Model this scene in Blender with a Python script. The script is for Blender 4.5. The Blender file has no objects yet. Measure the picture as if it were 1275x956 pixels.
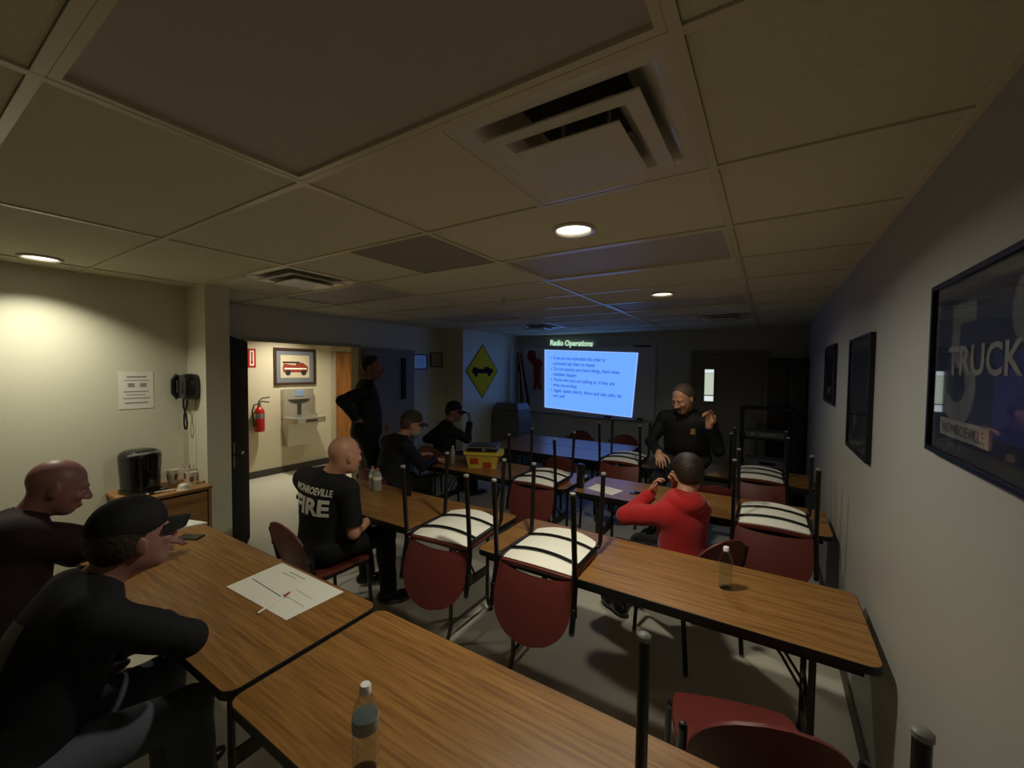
import bpy, bmesh, math, random
import numpy as np
from mathutils import Vector, Matrix
from mathutils.bvhtree import BVHTree
import openvdb

random.seed(7); np.random.seed(7)
scene = bpy.context.scene
COL = scene.collection
PI = math.pi
V = Vector

# ------------------------------------------------------------------ camera, world, exposure
F_PX, YAW, PITCH, ROLL = 511.2, 0.5602, -0.0365, 0.0100
CAM_Z = 1.807
def set_camera():
    cy, sy = math.cos(YAW), math.sin(YAW)
    fwd = V((-sy*math.cos(PITCH), cy*math.cos(PITCH), math.sin(PITCH)))
    r0 = V((cy, sy, 0)); u0 = r0.cross(fwd)
    c, s = math.cos(ROLL), math.sin(ROLL)
    right = c*r0 + s*u0; up = -s*r0 + c*u0
    cam = bpy.data.cameras.new('camera'); o = bpy.data.objects.new('camera', cam); COL.objects.link(o)
    cam.sensor_fit = 'HORIZONTAL'; cam.sensor_width = 36.0; cam.lens = 36.0*F_PX/1275.0
    cam.clip_start = 0.02; cam.clip_end = 100
    m = Matrix((right, up, -fwd)).transposed().to_4x4(); m.translation = V((0, 0, CAM_Z))
    o.matrix_world = m
    scene.camera = o
set_camera()
w = bpy.data.worlds.new('world'); scene.world = w; w.use_nodes = True
w.node_tree.nodes['Background'].inputs[0].default_value = (0.02, 0.02, 0.022, 1)
w.node_tree.nodes['Background'].inputs[1].default_value = 0.3
scene.view_settings.view_transform = 'Standard'; scene.view_settings.look = 'None'
scene.view_settings.exposure = 0.0; scene.view_settings.gamma = 1.0
scene.view_settings.use_curve_mapping = False
scene.cycles.max_bounces = 8; scene.cycles.diffuse_bounces = 5; scene.cycles.transmission_bounces = 8
scene.cycles.sample_clamp_indirect = 3.0

# lamps of the room: (x, y) of the recessed ceiling cans, power, cone degrees
CAN_ROOM = [(-0.777, 1.755, 17.0), (-0.777, 3.585, 6.5)]
CAN_NICHE = (-3.722, 0.60, 8.0)
CAN_HALL = [(-6.35, 3.75, 22.0), (-6.0, 5.4, 8.0)]
WARM = (1.0, 0.97, 0.80)
SCREEN_POWER = 1.15

# ------------------------------------------------------------------ materials
def lin(c):
    return tuple(((x/255)/12.92 if x/255 <= 0.04045 else ((x/255+0.055)/1.055)**2.4) for x in c)
MATS = {}
def mat(name, rgb=None, rough=0.6, metal=0.0, var=0.0, scale=8.0, bump=0.0, bscale=60.0, spec=0.5, coat=0.0,
        emit=None, estr=0.0, trans=0.0, ior=1.45, alpha=1.0, sheen=0.0):
    if name in MATS: return MATS[name]
    m = bpy.data.materials.new(name); m.use_nodes = True
    nt = m.node_tree; b = nt.nodes['Principled BSDF']
    col = lin(rgb)+(1,)
    b.inputs['Base Color'].default_value = col
    b.inputs['Roughness'].default_value = rough; b.inputs['Metallic'].default_value = metal
    b.inputs['Specular IOR Level'].default_value = spec; b.inputs['Coat Weight'].default_value = coat
    b.inputs['IOR'].default_value = ior
    if trans: b.inputs['Transmission Weight'].default_value = trans
    if alpha < 1: b.inputs['Alpha'].default_value = alpha
    if sheen: b.inputs['Sheen Weight'].default_value = sheen
    if emit:
        b.inputs['Emission Color'].default_value = lin(emit)+(1,); b.inputs['Emission Strength'].default_value = estr
    tc = nt.nodes.new('ShaderNodeTexCoord')
    if var:
        n = nt.nodes.new('ShaderNodeTexNoise'); n.inputs['Scale'].default_value = scale; n.inputs['Detail'].default_value = 5
        r = nt.nodes.new('ShaderNodeMapRange'); r.inputs[3].default_value = 1-var; r.inputs[4].default_value = 1+var
        mx = nt.nodes.new('ShaderNodeMix'); mx.data_type = 'RGBA'; mx.blend_type = 'MULTIPLY'; mx.inputs[0].default_value = 1
        mx.inputs[6].default_value = col
        nt.links.new(tc.outputs['Object'], n.inputs['Vector']); nt.links.new(n.outputs['Fac'], r.inputs[0])
        nt.links.new(r.outputs[0], mx.inputs[7]); nt.links.new(mx.outputs[2], b.inputs['Base Color'])
    if bump:
        n2 = nt.nodes.new('ShaderNodeTexNoise'); n2.inputs['Scale'].default_value = bscale; n2.inputs['Detail'].default_value = 4
        bp = nt.nodes.new('ShaderNodeBump'); bp.inputs['Strength'].default_value = bump; bp.inputs['Distance'].default_value = 0.01
        nt.links.new(tc.outputs['Object'], n2.inputs['Vector']); nt.links.new(n2.outputs['Fac'], bp.inputs['Height'])
        nt.links.new(bp.outputs[0], b.inputs['Normal'])
    MATS[name] = m
    return m

def wood_mat(name, c_dark, c_mid, c_light, rough=0.35, axis='X', scale=1.0):
    if name in MATS: return MATS[name]
    m = bpy.data.materials.new(name); m.use_nodes = True; nt = m.node_tree; b = nt.nodes['Principled BSDF']
    tc = nt.nodes.new('ShaderNodeTexCoord'); mp = nt.nodes.new('ShaderNodeMapping')
    sc = {'X': (1.1, 26, 26), 'Z': (26, 26, 1.1), 'Y': (26, 1.1, 26)}[axis]
    mp.inputs['Scale'].default_value = tuple(s*scale for s in sc)
    n = nt.nodes.new('ShaderNodeTexNoise'); n.inputs['Scale'].default_value = 1.6; n.inputs['Detail'].default_value = 6
    n.inputs['Distortion'].default_value = 0.6
    cr = nt.nodes.new('ShaderNodeValToRGB'); e = cr.color_ramp.elements
    e[0].position = 0.30; e[0].color = lin(c_dark)+(1,); e[1].position = 0.72; e[1].color = lin(c_light)+(1,)
    k = cr.color_ramp.elements.new(0.5); k.color = lin(c_mid)+(1,)
    nt.links.new(tc.outputs['Object'], mp.inputs[0]); nt.links.new(mp.outputs[0], n.inputs['Vector'])
    nt.links.new(n.outputs['Fac'], cr.inputs[0]); nt.links.new(cr.outputs[0], b.inputs['Base Color'])
    b.inputs['Roughness'].default_value = rough
    MATS[name] = m; return m

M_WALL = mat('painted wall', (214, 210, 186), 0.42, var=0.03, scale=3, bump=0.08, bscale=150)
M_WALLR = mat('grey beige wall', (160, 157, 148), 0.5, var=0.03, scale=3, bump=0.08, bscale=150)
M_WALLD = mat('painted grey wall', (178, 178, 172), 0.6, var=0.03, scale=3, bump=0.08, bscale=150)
M_HALL = mat('hall paint', (205, 192, 164), 0.6, var=0.03, scale=3, bump=0.06, bscale=150)
M_FLOOR = mat('vinyl floor', (196, 190, 172), 0.42, var=0.07, scale=2.2)
M_TILE = mat('mineral fibre tile', (207, 202, 172), 0.9, var=0.13, scale=90, bump=0.25, bscale=220)
M_TILE2 = mat('grey return grille', (140, 134, 118), 0.85, var=0.10, scale=5, bump=0.25, bscale=120)
M_TBAR = mat('white ceiling grid', (208, 201, 172), 0.32)
M_LENS = mat('troffer lens', (176, 170, 160), 0.55, var=0.05, scale=30, bump=0.15, bscale=260)
M_WHITEMET = mat('white enamel', (212, 206, 190), 0.2)
M_THROAT = mat('grey duct', (60, 57, 50), 0.7)
M_DARKGAP = mat('dark duct', (10, 10, 10), 0.9)
M_LAMP = mat('lit lamp', (255, 250, 235), 0.5, emit=(255, 246, 222), estr=3.0)
M_TABLE = wood_mat('oak laminate', (110, 74, 36), (138, 96, 48), (158, 114, 60), 0.36, scale=1.7)
M_EDGE = mat('black edge band', (22, 20, 19), 0.45)
M_STEEL = mat('bronze table leg', (62, 55, 48), 0.38, metal=0.5)
M_BLACK = mat('black tube', (14, 14, 15), 0.35)
M_BLACKP = mat('black plastic', (16, 17, 20), 0.3, coat=0.3)
M_RED = mat('maroon chair plastic', (106, 46, 40), 0.42, var=0.06, scale=12)
M_CREAM = mat('cream seat pan', (240, 235, 220), 0.5, var=0.03, scale=10)
M_CAP = mat('pale glide cap', (120, 118, 112), 0.5)
M_SKIN = mat('light skin', (190, 138, 112), 0.5, var=0.05, scale=14)
M_SKIN2 = mat('ruddy skin', (146, 102, 94), 0.45, var=0.05, scale=14)
M_PAPER = mat('white paper', (232, 228, 214), 0.7)
M_INK = mat('print ink', (60, 60, 60), 0.7)
M_REDINK = mat('red ink', (150, 30, 26), 0.6)
M_GLASS = mat('picture glass', (255, 255, 255), 0.04, trans=1.0, ior=1.45)
M_PET = mat('clear bottle plastic', (235, 242, 245), 0.06, trans=1.0, ior=1.2)
M_STAIN = mat('stainless steel', (186, 178, 160), 0.3, metal=0.55, var=0.04, scale=20)
M_ALU = mat('aluminium', (170, 170, 170), 0.35, metal=0.9)
M_BASE = mat('vinyl cove base', (64, 60, 54), 0.5)
M_FRAME = mat('black frame', (14, 14, 18), 0.35)

# ------------------------------------------------------------------ mesh helpers
def finish(name, bm, m, parent=None, smooth=False, loc=None, sharp=0.6):
    me = bpy.data.meshes.new(name)
    bmesh.ops.recalc_face_normals(bm, faces=bm.faces)
    bm.to_mesh(me); bm.free()
    for mm in (m if isinstance(m, (list, tuple)) else [m]): me.materials.append(mm)
    if smooth:
        me.polygons.foreach_set('use_smooth', [True]*len(me.polygons))
        try: me.set_sharp_from_angle(angle=sharp)
        except Exception: pass
    return link(name, me, parent, loc)
def link(name, me, parent=None, loc=None):
    o = bpy.data.objects.new(name, me); COL.objects.link(o)
    if parent: o.parent = parent
    if loc is not None: o.location = loc
    return o
def tag(o, label=None, cat=None, group=None, kind=None):
    if label: o['label'] = label
    if cat: o['category'] = cat
    if group: o['group'] = group
    if kind: o['kind'] = kind
    return o
def thing(name, label, cat, loc=(0, 0, 0), rotz=0.0, group=None):
    o = bpy.data.objects.new(name, None); COL.objects.link(o); o.empty_display_size = 0.1
    o.location = loc; o.rotation_euler = (0, 0, rotz)
    return tag(o, label, cat, group)
def box(bm, x0, x1, y0, y1, z0, z1, bev=0.0, seg=2):
    vs = [bm.verts.new(p) for p in ((x0,y0,z0),(x1,y0,z0),(x1,y1,z0),(x0,y1,z0),(x0,y0,z1),(x1,y0,z1),(x1,y1,z1),(x0,y1,z1))]
    fs = [bm.faces.new([vs[i] for i in f]) for f in ((0,3,2,1),(4,5,6,7),(0,1,5,4),(1,2,6,5),(2,3,7,6),(3,0,4,7))]
    if bev:
        es = list({e for f in fs for e in f.edges})
        bmesh.ops.bevel(bm, geom=es, offset=bev, segments=seg, profile=0.5, affect='EDGES')
    return bm
def bx(x0, x1, y0, y1, z0, z1, bev=0.0, seg=2):
    return box(bmesh.new(), x0, x1, y0, y1, z0, z1, bev, seg)
def frame_axes(d):
    d = V(d).normalized(); a = V((0, 0, 1)) if abs(d.z) < 0.9 else V((1, 0, 0))
    s = d.cross(a).normalized(); return s, s.cross(d).normalized()
def tube(bm, pts, r, seg=10, caps=True, closed=False):
    pts = [V(p) for p in pts]; n = len(pts); rr = r if isinstance(r, (list, tuple)) else [r]*n
    rings = []; s_prev = None
    for i, p in enumerate(pts):
        if closed: d = pts[(i+1) % n]-pts[i-1]
        else: d = (pts[min(i+1, n-1)]-pts[max(i-1, 0)])
        s, u = frame_axes(d)
        if s_prev is not None:
            dn = d.normalized(); s = (s_prev - dn*s_prev.dot(dn)).normalized(); u = s.cross(dn).normalized()
        s_prev = s
        rings.append([bm.verts.new(p + (s*math.cos(2*PI*k/seg)+u*math.sin(2*PI*k/seg))*rr[i]) for k in range(seg)])
    rng = range(n if closed else n-1)
    for i in rng:
        a, b = rings[i], rings[(i+1) % n]
        for k in range(seg): bm.faces.new((a[k], a[(k+1) % seg], b[(k+1) % seg], b[k]))
    if caps and not closed:
        bm.faces.new(rings[0]); bm.faces.new(rings[-1][::-1])
    return bm
def tb(pts, r, seg=10, closed=False): return tube(bmesh.new(), pts, r, seg, closed=closed)
def lathe(bm, prof, seg=24, c=(0, 0, 0), axis='Z'):
    rings = []
    for r, z in prof:
        ring = []
        for k in range(seg):
            a = 2*PI*k/seg; x, y = r*math.cos(a), r*math.sin(a)
            p = (x, y, z) if axis == 'Z' else ((z, x, y) if axis == 'X' else (x, z, y))
            ring.append(bm.verts.new((p[0]+c[0], p[1]+c[1], p[2]+c[2])))
        rings.append(ring)
    for a, b in zip(rings, rings[1:]):
        for k in range(seg): bm.faces.new((a[k], a[(k+1) % seg], b[(k+1) % seg], b[k]))
    if prof[0] != prof[-1]:
        for ring, (r, z) in ((rings[0], prof[0]), (rings[-1], prof[-1])):
            if r > 1e-5: bm.faces.new(ring)
    bmesh.ops.remove_doubles(bm, verts=bm.verts, dist=1e-6)
    return bm
def prism(bm, poly, fn, h0, h1):
    """extrude polygon (u,v) between two heights; fn maps (u,v,h) to xyz"""
    a = [bm.verts.new(fn(u, v, h0)) for u, v in poly]; b = [bm.verts.new(fn(u, v, h1)) for u, v in poly]
    n = len(poly)
    bm.faces.new(a[::-1]); bm.faces.new(b)
    for i in range(n): bm.faces.new((a[i], a[(i+1) % n], b[(i+1) % n], b[i]))
    return bm
XY = lambda u, v, h: (u, v, h)
def rrect(x0, x1, y0, y1, r, n=6):
    out = []
    for cx, cy, a0 in ((x1-r, y1-r, 0), (x0+r, y1-r, 90), (x0+r, y0+r, 180), (x1-r, y0+r, 270)):
        for i in range(n+1):
            a = math.radians(a0+90*i/n); out.append((cx+r*math.cos(a), cy+r*math.sin(a)))
    return out
def grid_surface(fn, nu, nv):
    bm = bmesh.new(); g = [[bm.verts.new(fn(i/nu, j/nv)) for j in range(nv+1)] for i in range(nu+1)]
    for i in range(nu):
        for j in range(nv): bm.faces.new((g[i][j], g[i+1][j], g[i+1][j+1], g[i][j+1]))
    return bm
def solid(bm, t):
    """give an open surface a thickness along its normals"""
    bmesh.ops.recalc_face_normals(bm, faces=bm.faces); bm.normal_update()
    bmesh.ops.solidify(bm, geom=list(bm.faces), thickness=t); return bm
def text_mesh(body, size, align='LEFT', extrude=0.0, bold=0.0, space=1.0):
    cu = bpy.data.curves.new('lettering', 'FONT'); cu.body = body; cu.size = size; cu.align_x = align; cu.extrude = extrude
    cu.offset = bold; cu.space_character = space; cu.resolution_u = 3
    o = bpy.data.objects.new('lettering', cu); COL.objects.link(o)
    dg = bpy.context.evaluated_depsgraph_get(); me = bpy.data.meshes.new_from_object(o.evaluated_get(dg))
    bpy.data.objects.remove(o); bpy.data.curves.remove(cu)
    return me
def lettering(name, body, size, m, matrix, parent, width=None, align='LEFT', bold=0.0, lift=0.0):
    me = text_mesh(body, size, align, 0.0, bold)
    n = len(me.vertices); co = np.empty(n*3); me.vertices.foreach_get('co', co); co = co.reshape(-1, 3)
    if width:
        co[:, 0] *= width/max(1e-6, np.ptp(co[:, 0]))
    co[:, 2] += lift
    me.vertices.foreach_set('co', co.ravel()); me.transform(matrix); me.materials.append(m)
    return link(name, me, parent)
def plane_mat(origin, xdir, ydir):
    x = V(xdir).normalized(); y = V(ydir).normalized(); z = x.cross(y)
    mm = Matrix((x, y, z)).transposed().to_4x4(); mm.translation = V(origin); return mm
def struct(name, bm, m, parent=None, smooth=False):
    o = finish(name, bm, m, parent, smooth)
    if not parent: o['kind'] = 'structure'
    return o

# ------------------------------------------------------------------ room shell
XR, XK, XL, XS = 0.42, -4.08, -4.65, -4.25          # right wall, kitchen-nook wall, door wall, sign wall
YB, YF, ZC = 6.97, -2.2, 2.44
XH = -7.0                                            # far wall of the hallway
struct('floor', bx(XH-0.15, XR+0.15, YF-0.15, YB+0.15, -0.1, 0.0), M_FLOOR)
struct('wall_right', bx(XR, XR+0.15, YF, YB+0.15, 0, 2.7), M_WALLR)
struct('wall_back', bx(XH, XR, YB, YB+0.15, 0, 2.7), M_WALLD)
struct('wall_front', bx(XK-0.15, XR, YF-0.15, YF, 0, 2.7), M_WALL)
struct('wall_left_nook', bx(XK-0.15, XK, YF, 1.45, 0, 2.7), M_WALL)
struct('wall_left_stub', bx(XL-0.13, -3.74, 1.45, 1.62, 0, 2.7), M_WALL)
bm = bmesh.new()
box(bm, XL-0.13, XL, 1.62, 2.16, 0, 2.7); box(bm, XL-0.13, XL, 3.55, 5.26, 0, 2.7); box(bm, XL-0.13, XL, 2.16, 3.55, 2.08, 2.7)
struct('wall_left', bm, M_WALL)
struct('wall_left_pilaster', bx(XL-0.13, XS, 5.26, YB, 0, 2.7), M_WALL)
struct('wall_hall', bx(XH-0.15, XH, 1.0, YB, 0, 2.7), M_HALL)
struct('wall_hall_end', bx(XH, XL-0.13, 0.85, 1.0, 0, 2.7), M_HALL)
struct('wall_hall_side', bx(XK-0.28, XK-0.15, 0.85, 1.45, 0, 2.7), M_HALL)
struct('baseboard_right', bx(XR-0.012, XR, YF, YB, 0, 0.10), M_BASE)
struct('baseboard_hall', bx(XH, XH+0.012, 1.0, YB, 0, 0.11), M_BASE)
struct('baseboard_back', bx(XS, XR-0.012, YB-0.012, YB, 0, 0.10), M_BASE)
struct('baseboard_left', bx(XL, XL+0.012, 3.65, 5.26, 0, 0.10), M_BASE)
struct('ceiling_hall', bx(XH, XL-0.13, 1.0, YB, 2.5, 2.55), M_TILE)

# suspended ceiling: slab, grid and tiles
ceil = struct('ceiling', bx(XL-0.13, XR+0.15, YF, YB+0.15, 2.62, 2.7), M_DARKGAP)
XG = [-0.167-1.219*i for i in range(5)]             # main tee lines
YG0, DY = 0.835, 0.6096
YG = [YG0+DY*k for k in range(-5, 11)]
TB = 0.012
def yspan(y0, y1): return max(y0, YF), min(y1, YB)
SPECIAL = {}                                        # (col,row) -> content
def tile(x0, x1, y0, y1, m=M_TILE, hole=None):
    g = 0.013
    if hole is None:
        b = bx(x0+g, x1-g, y0+g, y1-g, 2.447, 2.462, 0.0)
    else:
        b = bmesh.new(); cx, cy, r = hole; n = 32
        outer = []
        for k in range(n):
            a = 2*PI*k/n; dx, dy = math.cos(a), math.sin(a)
            t = min(((x1-g-cx)/dx if dx > 1e-6 else (x0+g-cx)/dx if dx < -1e-6 else 9), ((y1-g-cy)/dy if dy > 1e-6 else (y0+g-cy)/dy if dy < -1e-6 else 9))
            outer.append((cx+dx*t, cy+dy*t, math.atan2(dy, dx)))
        # exact corners inserted by snapping the nearest sample
        for qx in (x0+g, x1-g):
            for qy in (y0+g, y1-g):
                i = min(range(n), key=lambda i: (outer[i][0]-qx)**2+(outer[i][1]-qy)**2); outer[i] = (qx, qy, 0)
        for z in (2.447, 2.462):
            vo = [b.verts.new((p[0], p[1], z)) for p in outer]
            vi = [b.verts.new((cx+r*math.cos(2*PI*k/n), cy+r*math.sin(2*PI*k/n), z)) for k in range(n)]
            for k in range(n): b.faces.new((vo[k], vo[(k+1) % n], vi[(k+1) % n], vi[k]))
    return finish('ceiling_tile', b, m, ceil)
tile_slots = []
for k in range(len(YG)):
    y0 = YG[k]; y1 = y0+DY
    y0c, y1c = yspan(y0, y1)
    if y1c-y0c < 0.05: continue
    cols = [(XG[0], XR)]+[(XG[i+1], XG[i]) for i in range(3)]+[(XL if y0 > 1.4 else XK, XG[3])]
    for ci, (x0, x1) in enumerate(cols):
        tile_slots.append((ci, round((y0-YG0)/DY), x0, x1, y0c, y1c))
LIGHTS_OFF = {(1, -1), (1, 2), (1, 5), (3, 2), (3, 5)}
DIFF = {(1, 0): 'R', (3, 1): 'R', (3, 7): 'R', (1, 7): 'R'}
GREY = {(2, 1): 'R'}
CANS = {(1, 1), (1, 4)}
troffer_slots, diff_slots = [], []
for ci, r, x0, x1, y0, y1 in tile_slots:
    xm = x1-0.6096
    if (ci, r) in LIGHTS_OFF: troffer_slots.append((ci, r, x0, x1, y0, y1)); continue
    if (ci, r) in DIFF: tile(x0, xm, y0, y1); diff_slots.append((ci, r, xm, x1, y0, y1)); continue
    if (ci, r) in GREY: tile(x0, xm, y0, y1); continue
    if (ci, r) in CANS: tile(x0, x1, y0, y1, hole=(-0.777, (y0+y1)/2, 0.078)); continue
    if ci == 3 and r == -1: tile(x0, x1, y0, y1, hole=(CAN_NICHE[0]+0.0, CAN_NICHE[1], 0.078)); continue
    tile(x0, x1, y0, y1)
for x in XG[:4]:
    finish('ceiling_tee', bx(x-TB, x+TB, YF, YB, 2.44, 2.448), M_TBAR, ceil)
for k, y in enumerate(YG):
    if YF < y < YB: finish('ceiling_tee', bx((XL if y > 1.5 else XK), XR, y-TB, y+TB, 2.4405, 2.4475), M_TBAR, ceil)
for ci, r, x0, x1, y0, y1 in diff_slots: finish('ceiling_tee', bx(x0-TB, x0+TB, y0, y1, 2.441, 2.447), M_TBAR, ceil)
finish('ceiling_tee', bx(XG[2]+0.6096-TB, XG[2]+0.6096+TB, YG0+DY, YG0+2*DY, 2.441, 2.447), M_TBAR, ceil)
for (a, b, c, d) in ((XR-0.022, XR, YF, YB), (XK, XK+0.022, YF, 1.45), (XL, XL+0.022, 1.62, 5.26), (XS, XS+0.022, 5.26, YB), (XS, XR, YB-0.022, YB)):
    finish('wall_angle', bx(a, b, c, d, 2.439, 2.449), M_TBAR, ceil)

# return grille in the ceiling
x1 = XG[1]; x0 = x1-0.6096; y0 = YG0+DY; y1 = y0+DY
t = thing('ceiling_return_grille', 'dark grey square return panel in the ceiling left of the lit can', 'vent', ((x0+x1)/2, (y0+y1)/2, 2.44))
h = 0.292
finish('panel', bx(-h, h, -h, h, 0.006, 0.02), M_TILE2, t)
TN = {(1, -1): 'large unlit flat ceiling light panel nearest the camera', (1, 2): 'unlit flat ceiling light panel just beyond the lit round can',
      (1, 5): 'unlit ceiling light panel beyond the second round can', (3, 2): 'unlit ceiling light panel beside the left air diffuser',
      (3, 5): 'unlit ceiling light panel far left, near the certificates'}
for ci, r, x0, x1, y0, y1 in troffer_slots:
    hx, hy = (x1-x0)/2-0.013, (y1-y0)/2-0.013
    t = thing('ceiling_light_panel', TN[(ci, r)], 'ceiling light', ((x0+x1)/2, (y0+y1)/2, 2.44), group='unlit ceiling light panels')
    b = bmesh.new()
    for q in ((-hx, hx, -hy, -hy+0.020), (-hx, hx, hy-0.020, hy), (-hx, -hx+0.020, -hy+0.020, hy-0.020), (hx-0.020, hx, -hy+0.020, hy-0.020)):
        box(b, q[0], q[1], q[2], q[3], 0.001, 0.03)
    finish('frame', b, M_TBAR, t)
    finish('lens', bx(-hx+0.020, hx-0.020, -hy+0.020, hy-0.020, 0.012, 0.016), M_LENS, t)
DN = {(1, 0): 'white stepped square air diffuser, large, nearest the camera', (3, 1): 'white stepped air diffuser over the doorway side',
      (3, 7): 'small blue-lit air diffuser near the screen', (1, 7): 'far dim air diffuser above the right back door'}
def sq_ring(bm, levels):
    prev = None
    for s, z in levels:
        ring = [bm.verts.new((sx*s, sy*s, z)) for sx, sy in ((-1, -1), (1, -1), (1, 1), (-1, 1))]
        if prev:
            for k in range(4): bm.faces.new((prev[k], prev[(k+1) % 4], ring[(k+1) % 4], ring[k]))
        prev = ring
    return bm, prev
for ci, r, x0, x1, y0, y1 in diff_slots:
    t = thing('air_diffuser', DN[(ci, r)], 'vent', ((x0+x1)/2, (y0+y1)/2, 2.44), group='ceiling air diffusers')
    b, _ = sq_ring(bmesh.new(), [(0.297, 0.004), (0.280, 0.0), (0.262, 0.002), (0.240, 0.010), (0.222, 0.024), (0.205, 0.045), (0.185, 0.075), (0.15, 0.105)])
    finish('pan', b, M_WHITEMET, t, True)
    b, p = sq_ring(bmesh.new(), [(0.15, 0.104), (0.02, 0.106)]); b.faces.new(p); finish('duct_throat', b, M_THROAT, t)
    b, _ = sq_ring(bmesh.new(), [(0.212, -0.010), (0.212, -0.015), (0.168, -0.012), (0.140, 0.016), (0.12, 0.05), (0.124, 0.052), (0.146, 0.018), (0.172, -0.007), (0.212, -0.010)])
    finish('middle_cone', b, M_WHITEMET, t)
    b, p = sq_ring(bmesh.new(), [(0.146, -0.028), (0.148, -0.033), (0.142, -0.035)]); b.faces.new(p)
    b2, p2 = sq_ring(b, [(0.146, -0.028), (0.09, 0.004)]); b.faces.new(p2)
    finish('centre_plate', b, M_WHITEMET, t)
    for s in (-1, 1): finish('hanger', bx(s*0.07-0.004, s*0.07+0.004, -0.004, 0.004, -0.015, 0.104), M_WHITEMET, t)

def can_light(x, y, z, label, power, color=WARM, spread=160):
    t = thing('recessed_light', label, 'ceiling light', (x, y, z), group='lit recessed ceiling lights')
    finish('trim_ring', lathe(bmesh.new(), [(0.097, 0.003), (0.095, -0.003), (0.084, -0.005), (0.078, 0.0), (0.074, 0.022), (0.097, 0.003)], 32), M_WHITEMET, t, True)
    finish('lamp_disc', lathe(bmesh.new(), [(0.0, 0.006), (0.076, 0.008), (0.076, 0.014), (0.0, 0.014)], 32), M_LAMP, t)
    l = bpy.data.lights.new('lamp_glow', 'AREA'); l.shape = 'DISK'; l.size = 0.14; l.energy = power; l.color = color; l.spread = math.radians(spread)
    o = bpy.data.objects.new('lamp_glow', l); COL.objects.link(o); o.parent = t; o.location = (0, 0, -0.012)
    return t
can_light(CAN_ROOM[0][0], CAN_ROOM[0][1], 2.44, 'bright round recessed light, the largest, beyond the near air diffuser', CAN_ROOM[0][2])
can_light(CAN_ROOM[1][0], CAN_ROOM[1][1], 2.44, 'smaller round recessed light, farther, toward the screen', CAN_ROOM[1][2])
can_light(CAN_NICHE[0], CAN_NICHE[1], 2.44, 'recessed light at far left above the coffee corner', CAN_NICHE[2], spread=125)
for i, (x, y, p) in enumerate(CAN_HALL):
    can_light(x, y, 2.5, ('recessed light in the hallway over the drinking fountain', 'recessed light in the hallway near the brown door')[i], p, (1.0, 0.96, 0.80), 140)

# sprinkler head
t = thing('fire_sprinkler', 'small pendent sprinkler head on the ceiling tile', 'sprinkler', (-2.05, 3.12, 2.447))
finish('escutcheon', lathe(bmesh.new(), [(0.0, -0.006), (0.02, -0.006), (0.035, 0.0), (0.0, 0.0)], 20), M_WHITEMET, t, True)
b = bmesh.new(); lathe(b, [(0.007, -0.006), (0.007, -0.03)], 10); tube(b, [(-0.006, 0, -0.028), (-0.014, 0, -0.045), (0, 0, -0.06)], 0.002, 6); tube(b, [(0.006, 0, -0.028), (0.014, 0, -0.045), (0, 0, -0.06)], 0.002, 6)
lathe(b, [(0.0, -0.06), (0.018, -0.061), (0.018, -0.063), (0.0, -0.063)], 16)
finish('deflector', b, M_ALU, t, True)

# ------------------------------------------------------------------ doors and the hallway
M_DKDOOR = wood_mat('shade-darkened brown door', (12, 9, 8), (16, 12, 10), (20, 15, 12), 0.85, 'Z')  # dark brown wood, its colour blackened further to paint in an unlit face
M_DKDOOR.node_tree.nodes['Principled BSDF'].inputs['Specular IOR Level'].default_value = 0.1
M_GREYDOOR = mat('grey painted door', (132, 126, 112), 0.5, var=0.03, scale=4)
M_OAKDOOR = wood_mat('oak veneer door', (128, 78, 34), (158, 102, 48), (178, 120, 62), 0.4, 'Z')
M_JAMB = mat('cream door frame', (176, 166, 142), 0.45)
M_LITE = mat('dark door glass', (22, 24, 28), 0.08)
b = bmesh.new()
for (y0, y1, z0, z1) in ((2.12, 2.16, 0, 2.12), (3.55, 3.59, 0, 2.12), (2.16, 3.55, 2.08, 2.12)):
    box(b, XL-0.145, XL+0.012, y0+(0.004 if y0 < 3 else -0.004), y1+(0.004 if y0 < 3 else -0.004), z0, z1-0.004)
struct('trim_1', b, M_JAMB)
# left leaf, opened into the hallway
d = finish('door_1', bx(0.0, 0.045, -0.90, 0.0, 0.01, 2.06, 0.002), M_DKDOOR, None); d['kind'] = 'structure'
d.location = (XL+0.03, 2.12, 0); d.rotation_euler = (0, 0, math.radians(57))
b = bmesh.new(); box(b, 0.045, 0.05, -0.86, -0.80, 0.93, 1.15); tube(b, [(0.045, -0.83, 1.04), (0.10, -0.83, 1.04), (0.10, -0.72, 1.04)], 0.01, 8)
finish('door_handle', b, M_STEEL, d)
# right leaf, folded back flat against the room side of the wall
d = finish('door_2', bx(XL+0.03, XL+0.075, 3.60, 4.50, 0.01, 2.07, 0.002), M_GREYDOOR); d['kind'] = 'structure'
b = bmesh.new()
for q in ((4.19, 4.215, 1.32, 1.98), (4.325, 4.35, 1.32, 1.98), (4.215, 4.325, 1.32, 1.345), (4.215, 4.325, 1.955, 1.98)):
    box(b, XL+0.072, XL+0.082, q[0], q[1], q[2], q[3])
finish('glass_stop', b, M_GREYDOOR, d)
finish('vision_glass', bx(XL+0.073, XL+0.078, 4.215, 4.325, 1.345, 1.955), M_LITE, d)
for z in (0.25, 1.05, 1.85): finish('hinge', tb([(XL+0.05, 3.588, z-0.05), (XL+0.05, 3.588, z+0.05)], 0.008, 8), M_ALU, d)
b = bmesh.new(); box(b, XL+0.075, XL+0.082, 4.40, 4.46, 0.95, 1.13); tube(b, [(XL+0.08, 4.43, 1.05), (XL+0.13, 4.43, 1.05), (XL+0.13, 4.32, 1.05)], 0.01, 8)
finish('door_handle', b, M_ALU, d)
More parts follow.
